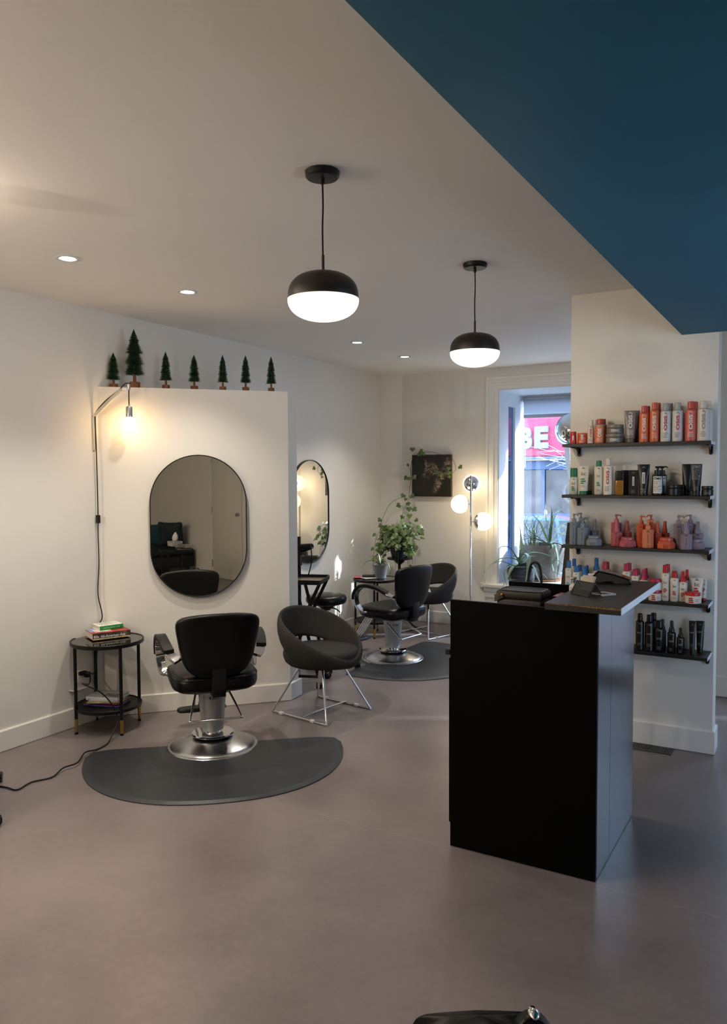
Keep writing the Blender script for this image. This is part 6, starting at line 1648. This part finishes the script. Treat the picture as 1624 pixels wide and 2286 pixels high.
        if st == 'amber':
            zb = h * 0.60
            bm = nb(); rows(bm, [[Vector((sell(2 * pi * j / 32, 6)[0] * r * k, sell(2 * pi * j / 32, 6)[1] * r * 0.8 * k, z_)) for j in range(32)] for k, z_ in ((0.95, 0), (1, 0.003), (1, zb - 0.003), (0.95, zb))], True, False, True, True)
            am = M('amber_oil', (0.30, 0.13, 0.02), 0.08, var=0.15); part('bottle_body', bm, am, t, 40)
            bm = nb(); rows(bm, [[Vector((sell(2 * pi * j / 32, 6)[0] * r * k, sell(2 * pi * j / 32, 6)[1] * r * 0.8 * k, z_)) for j in range(32)] for k, z_ in ((0.96, zb + .0005), (1, zb + 0.003), (1, h - 0.003), (0.95, h))], True, False, True, True); part('cap', bm, C_, t, 40)
        else:
            zb = h * 0.72
            bm = nb(); lathe(bm, [(0, 0), (r - 0.003, 0), (r, 0.003), (r, zb - 0.010), (r * 0.9, zb - 0.002), (r * 0.5, zb), (0, zb)], 36); part('bottle_body', bm, B, t, 40)
            bm = nb(); lathe(bm, [(0, zb), (r * 0.62, zb), (r * 0.62, zb + 0.022), (r * 0.2, zb + 0.024), (r * 0.2, h - 0.01), (0, h - 0.01)], 24); box(bm, -r * .5, r * .5, -r * .35, r * .35, h - 0.012, h, 0.004); tube(bm, smooth([(0, 0, h - 0.004), (r * 0.8, -0.004, h - 0.003), (r * 1.15, -0.006, h - 0.010)], 4), 0.0035, 8); part('pump_head', bm, C_, t, 40)
            bm = nb(); rect(bm, on_cyl(r + 0.0003, 0), -r * 0.95, r * 0.95, zb * 0.10, zb * 0.90, 12); lb = part('label_panel', bm, M('label_white', 'DAD6CC', 0.5), t, 180, recalc=False)
            bm = nb(); f = on_cyl(r + 0.0008, 0); put_text(bm, 'STMNT', lambda a, b, d: f(a, b + zb * 0.80, d), width=r * 1.6, height=zb * 0.12, bold=0.04)
            bars(bm, on_cyl(r + 0.0008, zb * 0.66), -r * .75, r * .75, 0, 7, zb * 0.075, zb * 0.022, seed); part('lettering', bm, INK['k'], lb, 180, recalc=False)
    elif kind == 'box':
        bm = nb(); box(bm, -r, r, -r * 0.7, r * 0.7, 0, h, 0.0012, 1); part('carton', bm, B, t, 30)
    elif kind == 'tube':
        cz = h * (0.13 if not st.startswith('black_tube_label') else 0.17)
        R = []
        for i in range(15):
            f = i / 14
            zz = cz + (h - cz) * f
            rx = r * (0.74 + 0.26 * f); ry = r * 0.70 * (1 - f) ** 0.75 + 0.0016
            R.append([Vector((rx * cos(2 * pi * j / 32), ry * sin(2 * pi * j / 32), zz)) for j in range(32)])
        bm = nb(); rows(bm, R, True, False, True, True); part('tube_body', bm, B, t, 40)
        bm = nb(); lathe(bm, capsule(r * 0.70, 0, cz - 0.0005, 0, 0.002), 28); part('cap', bm, C_, t, 40)
        def ftube(z0):
            def g(a, b, d):
                zz = z0 + b; f = min(max((zz - cz) / (h - cz), 0), 1)
                rx = r * (0.74 + 0.26 * f); ry = r * 0.70 * (1 - f) ** 0.75 + 0.0016
                c = max(0.0, 1 - (a / rx) ** 2)
                return Vector((a, -ry * sqrt(c) - 0.0009, zz))
            return g
        if ink in ('w', 'k', 'r') and word: letters(t, ftube, r, h, ink, word, cz + 0.01, h * 0.97, seed, h * 0.92)
        elif ink == 'm': letters(t, ftube, r, h, 'm', '', cz, h, seed, h * 0.88)
        elif ink == 'T':
            bm = nb(); put_text(bm, 'STMNT', ftube(h * 0.925), width=r * 1.45, height=h * 0.075, bold=0.04); rect(bm, ftube(h * 0.875), -r * .75, r * .75, 0, h * 0.008, 6); bars(bm, ftube(h * 0.84), -r * .72, r * .72, 0, 9, h * 0.04, h * 0.013, seed); bars(bm, ftube(h * 0.28), -r * .4, r * .3, 0, 3, h * 0.04, h * 0.01, seed); part('lettering', bm, INK['s'], t, 180, recalc=False)
    if ink == 'L':
        f = on_flat(-r * 0.7 - 0.0004, 0) if kind == 'box' else (lambda a, b, d: ftube(b)(a, 0, d))
        bm = nb(); rect(bm, f, -r * 0.22, r * 0.22, h * 0.38, h * 0.74, 2); lb = part('label_panel', bm, M('label_white', 'DAD6CC', 0.5), t, 180, recalc=False)
        f2 = lambda a, b, d: f(a, b, d) + Vector((0, -0.0006, 0))
        bm = nb(); put_text(bm, 'FIBREPLEX', lambda a, b, d: f2(a, b + h * 0.56, d), width=h * 0.30, height=r * 0.2, bold=0.02, up=True); part('lettering', bm, INK['k'], lb, 180, recalc=False)
        bm = nb(); rect(bm, f, -r * .3, r * .3, h * .89, h * .9, 1); rect(bm, f, -r * .07, r * .07, h * .91, h * .935, 1); bars(bm, lambda a, b, d: f(a, b + h * 0.2, d), -r * .5, r * .4, 0, 4, h * 0.035, h * 0.01, seed); part('print', bm, INK['s'], t, 180, recalc=False)
    return t
for i, (sh, kind, st, x, y, z, r, h, label, cat) in enumerate(PRODUCTS):
    product(sh, kind, st, x, y, z, r, h, label, cat, i)
# ------------------------------------------------------------------ street outside
ASPH = M('asphalt', (0.09, 0.095, 0.10), 0.85, var=0.2, scale=12)
PAVE = M('pavement', (0.30, 0.30, 0.30), 0.8, var=0.1, scale=6)
bm = nb(); box(bm, -40, 40, 8.62, 60, -0.8, -0.62); struct('street', bm, ASPH)
bm = nb(); box(bm, -40, 40, 8.62, 10.4, -0.62, -0.46); box(bm, -40, 40, 17.5, 20.0, -0.62, -0.46); struct('pavement', bm, PAVE)
bm = nb(); box(bm, -4.5, -2.895, 7.75, 8.4, -0.45, 0.3); box(bm, -0.62, -0.5, 7.75, 8.37, -0.45, 3.2); box(bm, 1.6, 3.4, 7.75, 7.9, -0.45, 3.2); box(bm, -3.2, -0.5, 8.4, 8.6, -0.45, 0.42); box(bm, -3.2, -0.5, 7.76, 8.6, 2.52, 3.2); struct('wall_facade', bm, M('facade_grey', (0.35, 0.36, 0.38), 0.8))
# opposite shop: a building with sign, fascia and windows
bl = thing('shop_building', 'shop front across the street with red sign, seen through the window', 'building', (-7.0, 20.0, -0.3))
BO = Vector((-7.0, 20.0, -0.3))
def eb(bm, x0, x1, y0, y1, z0, z1, bev=0.0): box(bm, x0 - BO.x, x1 - BO.x, y0 - BO.y, y1 - BO.y, z0 - BO.z, z1 - BO.z, bev, 1)
bm = nb(); eb(bm, -14, 9.0, 20.25, 27, -0.3, 6.0); part('wall', bm, M('brick_dark', (0.10, 0.065, 0.055), 0.85, var=0.3, scale=9), bl)
bm = nb(); eb(bm, -11, 1.0, 20.02, 20.25, 2.035, 3.06, 0.02); sg = part('sign_board', bm, M('sign_red', (0.50, 0.032, 0.085), 0.5, var=0.06, scale=2), bl, label='red sign board with pale blue letters')
LET = M('sign_letter', (0.25, 0.42, 0.54), 0.5, var=0.03)
kx = (20 / 16)
def letter(ch, x0, x1, z0, z1, bold=0.06):
    bm = nb(); cx_, cz_ = (x0 + x1) / 2 - BO.x, (z0 + z1) / 2 - BO.z
    put_text(bm, ch, lambda a, b, d: Vector((cx_ + a, 20.015 - BO.y - 0.06 - d, cz_ + b)), width=x1 - x0, height=z1 - z0, bold=bold, extrude=0.05)
    part('sign_letter', bm, LET, sg, 30)
letter('B', -6.815, -6.515, 2.235, 2.80)
letter('E', -6.445, -6.09, 2.245, 2.81)
bm = nb(); eb(bm, -11, 1.0, 19.9, 20.25, 1.955, 2.03, 0.01); part('ledge', bm, M('ledge_grey', (0.10, 0.12, 0.16), 0.6), bl)
bm = nb(); eb(bm, -11, 1.0, 19.88, 20.25, 1.93, 1.952); part('ledge_line', bm, M('ledge_pale', (0.4, 0.45, 0.52), 0.5), bl)
bm = nb(); eb(bm, -11, 1.0, 20.05, 20.25, 1.69, 1.93, 0.01); part('fascia', bm, M('fascia_blue', (0.03, 0.065, 0.15), 0.45, var=0.1, scale=2), bl)
SHG = M('shop_glass', (0.05, 0.04, 0.039), 0.12, var=0.9, scale=2.2)
for x0, x1 in ((-8.2, -6.30), (-6.21, -4.95), (-4.86, -3.5), (-3.4, -2.1)):
    bm = nb(); eb(bm, x0, x1, 20.12, 20.16, 0.1, 1.68); part('window', bm, SHG, bl)
    bm = nb(); eb(bm, x1, x1 + 0.09, 20.06, 20.2, -0.3, 1.70, 0.005); part('mullion', bm, M('mullion_blue', (0.036, 0.062, 0.135), 0.5), bl)
bm = nb(); eb(bm, -11, 1.0, 20.06, 20.25, -0.3, 0.1); part('plinth', bm, MATS['mullion_blue'], bl)
# added unseen block that keeps the low sun off the side window
tb_ = thing('sun_block_building', 'pale building block beside the shop, added out of view to stop sun', 'building', (14, 3, -0.3))
bm = nb(); box(bm, -2, 6, -6, 9.5, 0, 9.5); part('wall', bm, M('render_pale', (0.55, 0.56, 0.58), 0.9), tb_)
# parked car
car = thing('car', 'blue car parked outside, its roof and windows showing behind the window plants', 'car', (-4.6, 14.2, -0.62), radians(3))
CB = M('car_blue', (0.03, 0.11, 0.33), 0.25, var=0.05, coat=0.6)
bm = nb()
prof = [(-2.15, 0.35), (-2.2, 0.62), (-2.05, 0.86), (-1.2, 0.95), (1.35, 0.97), (2.05, 0.90), (2.2, 0.66), (2.15, 0.35)]
extr(bm, prof, lambda a, b, d: Vector((a, d, b)), -0.86, 0.86); bmesh.ops.bevel(bm, geom=bm.edges[:], offset=0.06, segments=2, affect='EDGES'); part('body', bm, CB, car, 30)
cab = [(-1.55, 0.93), (-0.75, 1.42), (0.55, 1.46), (1.05, 1.36), (1.75, 0.95)]
bm = nb(); R = []
for y, k in ((-0.80, 0), (-0.62, 1), (0.62, 1), (0.80, 0)):
    R.append([Vector((a, y if b < 1.0 else y * 0.86, b if k or b < 1.0 else b - 0.02)) for a, b in cab])
rows(bm, R, True, False, True, True); part('cabin', bm, CB, car, 20)
CG = M('car_glass', (0.02, 0.03, 0.04), 0.05)
for s in (-1, 1):
    for x0, x1, xt0, xt1 in ((-1.30, -0.25, -0.70, -0.20), (-0.17, 0.65, -0.12, 0.55), (0.73, 1.45, 0.63, 1.0)):
        bm = nb(); q = [Vector((x0, s * 0.808, 0.98)), Vector((x1, s * 0.808, 0.98)), Vector((xt1, s * 0.70, 1.385)), Vector((xt0, s * 0.70, 1.385))]
        extr(bm, [(p.x, p.z) for p in q], lambda a, b, d: Vector((a, s * (0.808 - (b - 0.98) * 0.265 + d), b)), -0.01, 0.012); part('window', bm, CG, car)
    for x in (-1.38, 1.38):
        bm = nb(); m = Matrix.Translation((x, s * 0.80, 0.32)) @ Matrix.Rotation(pi / 2, 4, 'X'); lathe(bm, [(0, -0.09), (0.30, -0.09), (0.32, -0.06), (0.32, 0.06), (0.30, 0.09), (0, 0.09)], 28, mat=m); part('wheel', bm, M('tyre', (0.015, 0.015, 0.015), 0.7), car)
# bare street tree whose branches cross the sign
tr2 = thing('street_tree', 'bare pale street tree whose branches cross the red sign', 'tree', (-3.0, 15.6, -0.45))
bm = nb(); rnd = random.Random(6)
def branch(p, d, L_, r, lev):
    q = p + d * L_
    tube(bm, smooth([p, p + d * L_ * 0.5 + Vector((rnd.uniform(-.06, .06), 0, rnd.uniform(-.04, .06))) * L_, q], 3), [r, r * 0.95, r * 0.9, r * 0.85, r * 0.8, r * 0.75, r * 0.7], 6)
    if lev:
        for i in range(3):
            a = d.copy(); a = (a + Vector((rnd.uniform(-.9, .9), rnd.uniform(-.5, .5), rnd.uniform(-.25, .5)))).normalized()
            branch(p + d * L_ * (0.55 + 0.2 * i), a, L_ * 0.62, r * 0.6, lev - 1)
branch(Vector((0, 0, 0)), Vector((0.02, 0, 1)), 2.4, 0.085, 0)
for i, d in enumerate([(-0.9, 0, 0.35), (-0.6, 0.1, 0.75), (0.5, 0, 0.8), (-0.95, -0.1, 0.1)]):
    branch(Vector((0.02, 0, 1.7 + 0.2 * i)), Vector(d).normalized(), 1.15, 0.017, 2)
part('trunk', bm, M('tree_bark', (0.38, 0.33, 0.34), 0.8, var=0.2), tr2, 60)

# ------------------------------------------------------------------ light
W = bpy.data.worlds.new('World'); S.world = W; W.use_nodes = True
nt = W.node_tree; bg = nt.nodes['Background']
tc = nt.nodes.new('ShaderNodeTexCoord'); sp_n = nt.nodes.new('ShaderNodeSeparateXYZ'); nt.links.new(tc.outputs['Generated'], sp_n.inputs[0])
rp = nt.nodes.new('ShaderNodeValToRGB'); rp.color_ramp.elements[0].position = 0.45; rp.color_ramp.elements[0].color = (0.66, 0.82, 1.0, 1); rp.color_ramp.elements[1].position = 0.8; rp.color_ramp.elements[1].color = (0.55, 0.74, 1.0, 1)
mr = nt.nodes.new('ShaderNodeMath'); mr.operation = 'MULTIPLY_ADD'; mr.inputs[1].default_value = 0.5; mr.inputs[2].default_value = 0.5; nt.links.new(sp_n.outputs['Z'], mr.inputs[0]); nt.links.new(mr.outputs[0], rp.inputs['Fac'])
nt.links.new(rp.outputs['Color'], bg.inputs['Color']); bg.inputs['Strength'].default_value = SKY

su = bpy.data.lights.new('sun', 'SUN'); su.energy = SUN; su.color = (0.92, 0.97, 1.0); su.angle = radians(0.9)
so_ = bpy.data.objects.new('sun', su); COL.objects.link(so_)
sd = Vector((0.874, 0.486, 0.40)).normalized(); so_.rotation_euler = sd.to_track_quat('Z', 'Y').to_euler()

def portal(loc, rot, sx, sy):
    l = bpy.data.lights.new('daylight_portal', 'AREA'); l.shape = 'RECTANGLE'; l.size = sx; l.size_y = sy; l.cycles.is_portal = True
    o = bpy.data.objects.new('daylight_portal', l); COL.objects.link(o); o.location = loc; o.rotation_euler = rot
portal((-1.76, GY + 0.02, 1.45), (-pi / 2, 0, 0), 2.1, 1.95)
portal((0.225, 6.16, 1.12), (-pi / 2, 0, 0), 0.95, 2.0)
portal((1.66, 3.15, 1.2), (0, pi / 2, 0), 2.1, 1.0)

for (x, y) in SPOTS: spot(x, y, SPOTW)
for (x, y) in BACK_FILL: spot(x, y, BACKW)
for (x, y) in DROP_FILL: spot(x, y, DROPW, z=ZB - 0.02)
lamp_point(-1.541, 2.364, ZC - 0.462, PENDW, (1.0, 0.86, 0.66)); lamp_point(-1.541, 3.782, ZC - 0.462, PENDW, (1.0, 0.86, 0.66))
FL = emis('flush_opal', (1.0, 0.88, 0.68), 1.2, 0.45)
for k, (x, y, dz, pw, lab) in enumerate(((-2.86, 1.64, 0.10, 7, 'round opal ceiling lamp just outside the picture by the near spotlight'), (-3.5, 0.5, 0.50, 55, 'added round opal fill lamp hanging low behind the camera'), (-3.3, -1.2, 0.50, 60, 'added round opal fill lamp in the back corner behind the camera'))):  # the two hanging globes are unseen fill, added to brighten the ceiling
    t = thing('unseen_globe_lamp', lab, 'ceiling lamp', (x, y, ZC), 0, 'round opal ceiling lamps behind the camera')
    bm = nb(); lathe(bm, [(0, 0), (0.06, 0), (0.06, -0.02), (0.05, -0.03), (0, -0.03)], 28); part('canopy', bm, BRUSH, t)
    bm = nb(); lathe(bm, [(0.042, -dz + 0.074)] + [(0.085 * sin(a), -dz + 0.085 * cos(a)) for a in [radians(30 + 10 * i) for i in range(15)]] + [(0, -dz - 0.085)], 32); part('globe', bm, FL, t, 80)
    lamp_point(x, y, ZC - dz, pw * FLUSHW, (1.0, 0.86, 0.68), 0.04)
    if dz > 0.2:
        bm = nb(); lathe(bm, [(0, -0.03), (0.004, -0.03), (0.004, -dz + 0.09), (0.045, -dz + 0.078), (0.045, -dz + 0.072), (0, -dz + 0.072)], 16); part('stem', bm, BRUSH, t)
lamp_point(BULB[0], BULB[1], BULB[2], BULBW, (1.0, 0.58, 0.19), 0.03)
for g in GL: lamp_point(*g, GLOBEW, (1.0, 0.75, 0.44), 0.04)

# ------------------------------------------------------------------ camera
cd = bpy.data.cameras.new('camera'); cam = bpy.data.objects.new('camera', cd); COL.objects.link(cam)
cd.sensor_fit = 'VERTICAL'; cd.sensor_height = 36.0; cd.lens = 1746.0 / 2286.0 * 36.0; cd.clip_end = 200; cd.clip_start = 0.05
yaw, pitch, roll = 0.528, 0.0487, -0.0044
fw = Vector((-sin(yaw) * cos(pitch), cos(yaw) * cos(pitch), -sin(pitch))); rt = Vector((cos(yaw), sin(yaw), 0)); up = rt.cross(fw)
r2 = rt * cos(roll) + up * sin(roll); u2 = -rt * sin(roll) + up * cos(roll)
cam.matrix_world = Matrix(((r2.x, u2.x, -fw.x, 0), (r2.y, u2.y, -fw.y, 0), (r2.z, u2.z, -fw.z, 1.6), (0, 0, 0, 1)))
S.camera = cam
S.view_settings.view_transform = 'Standard'; S.view_settings.look = 'None'; S.view_settings.gamma = 1.0; S.view_settings.exposure = EXPO
S.view_settings.use_curve_mapping = False
S.cycles.use_denoising = True
S.cycles.max_bounces = 8; S.cycles.diffuse_bounces = 5; S.cycles.glossy_bounces = 4; S.cycles.transmission_bounces = 4; S.cycles.transparent_max_bounces = 12
S.cycles.sample_clamp_indirect = 6.0
S.cycles.caustics_reflective = False; S.cycles.caustics_refractive = False
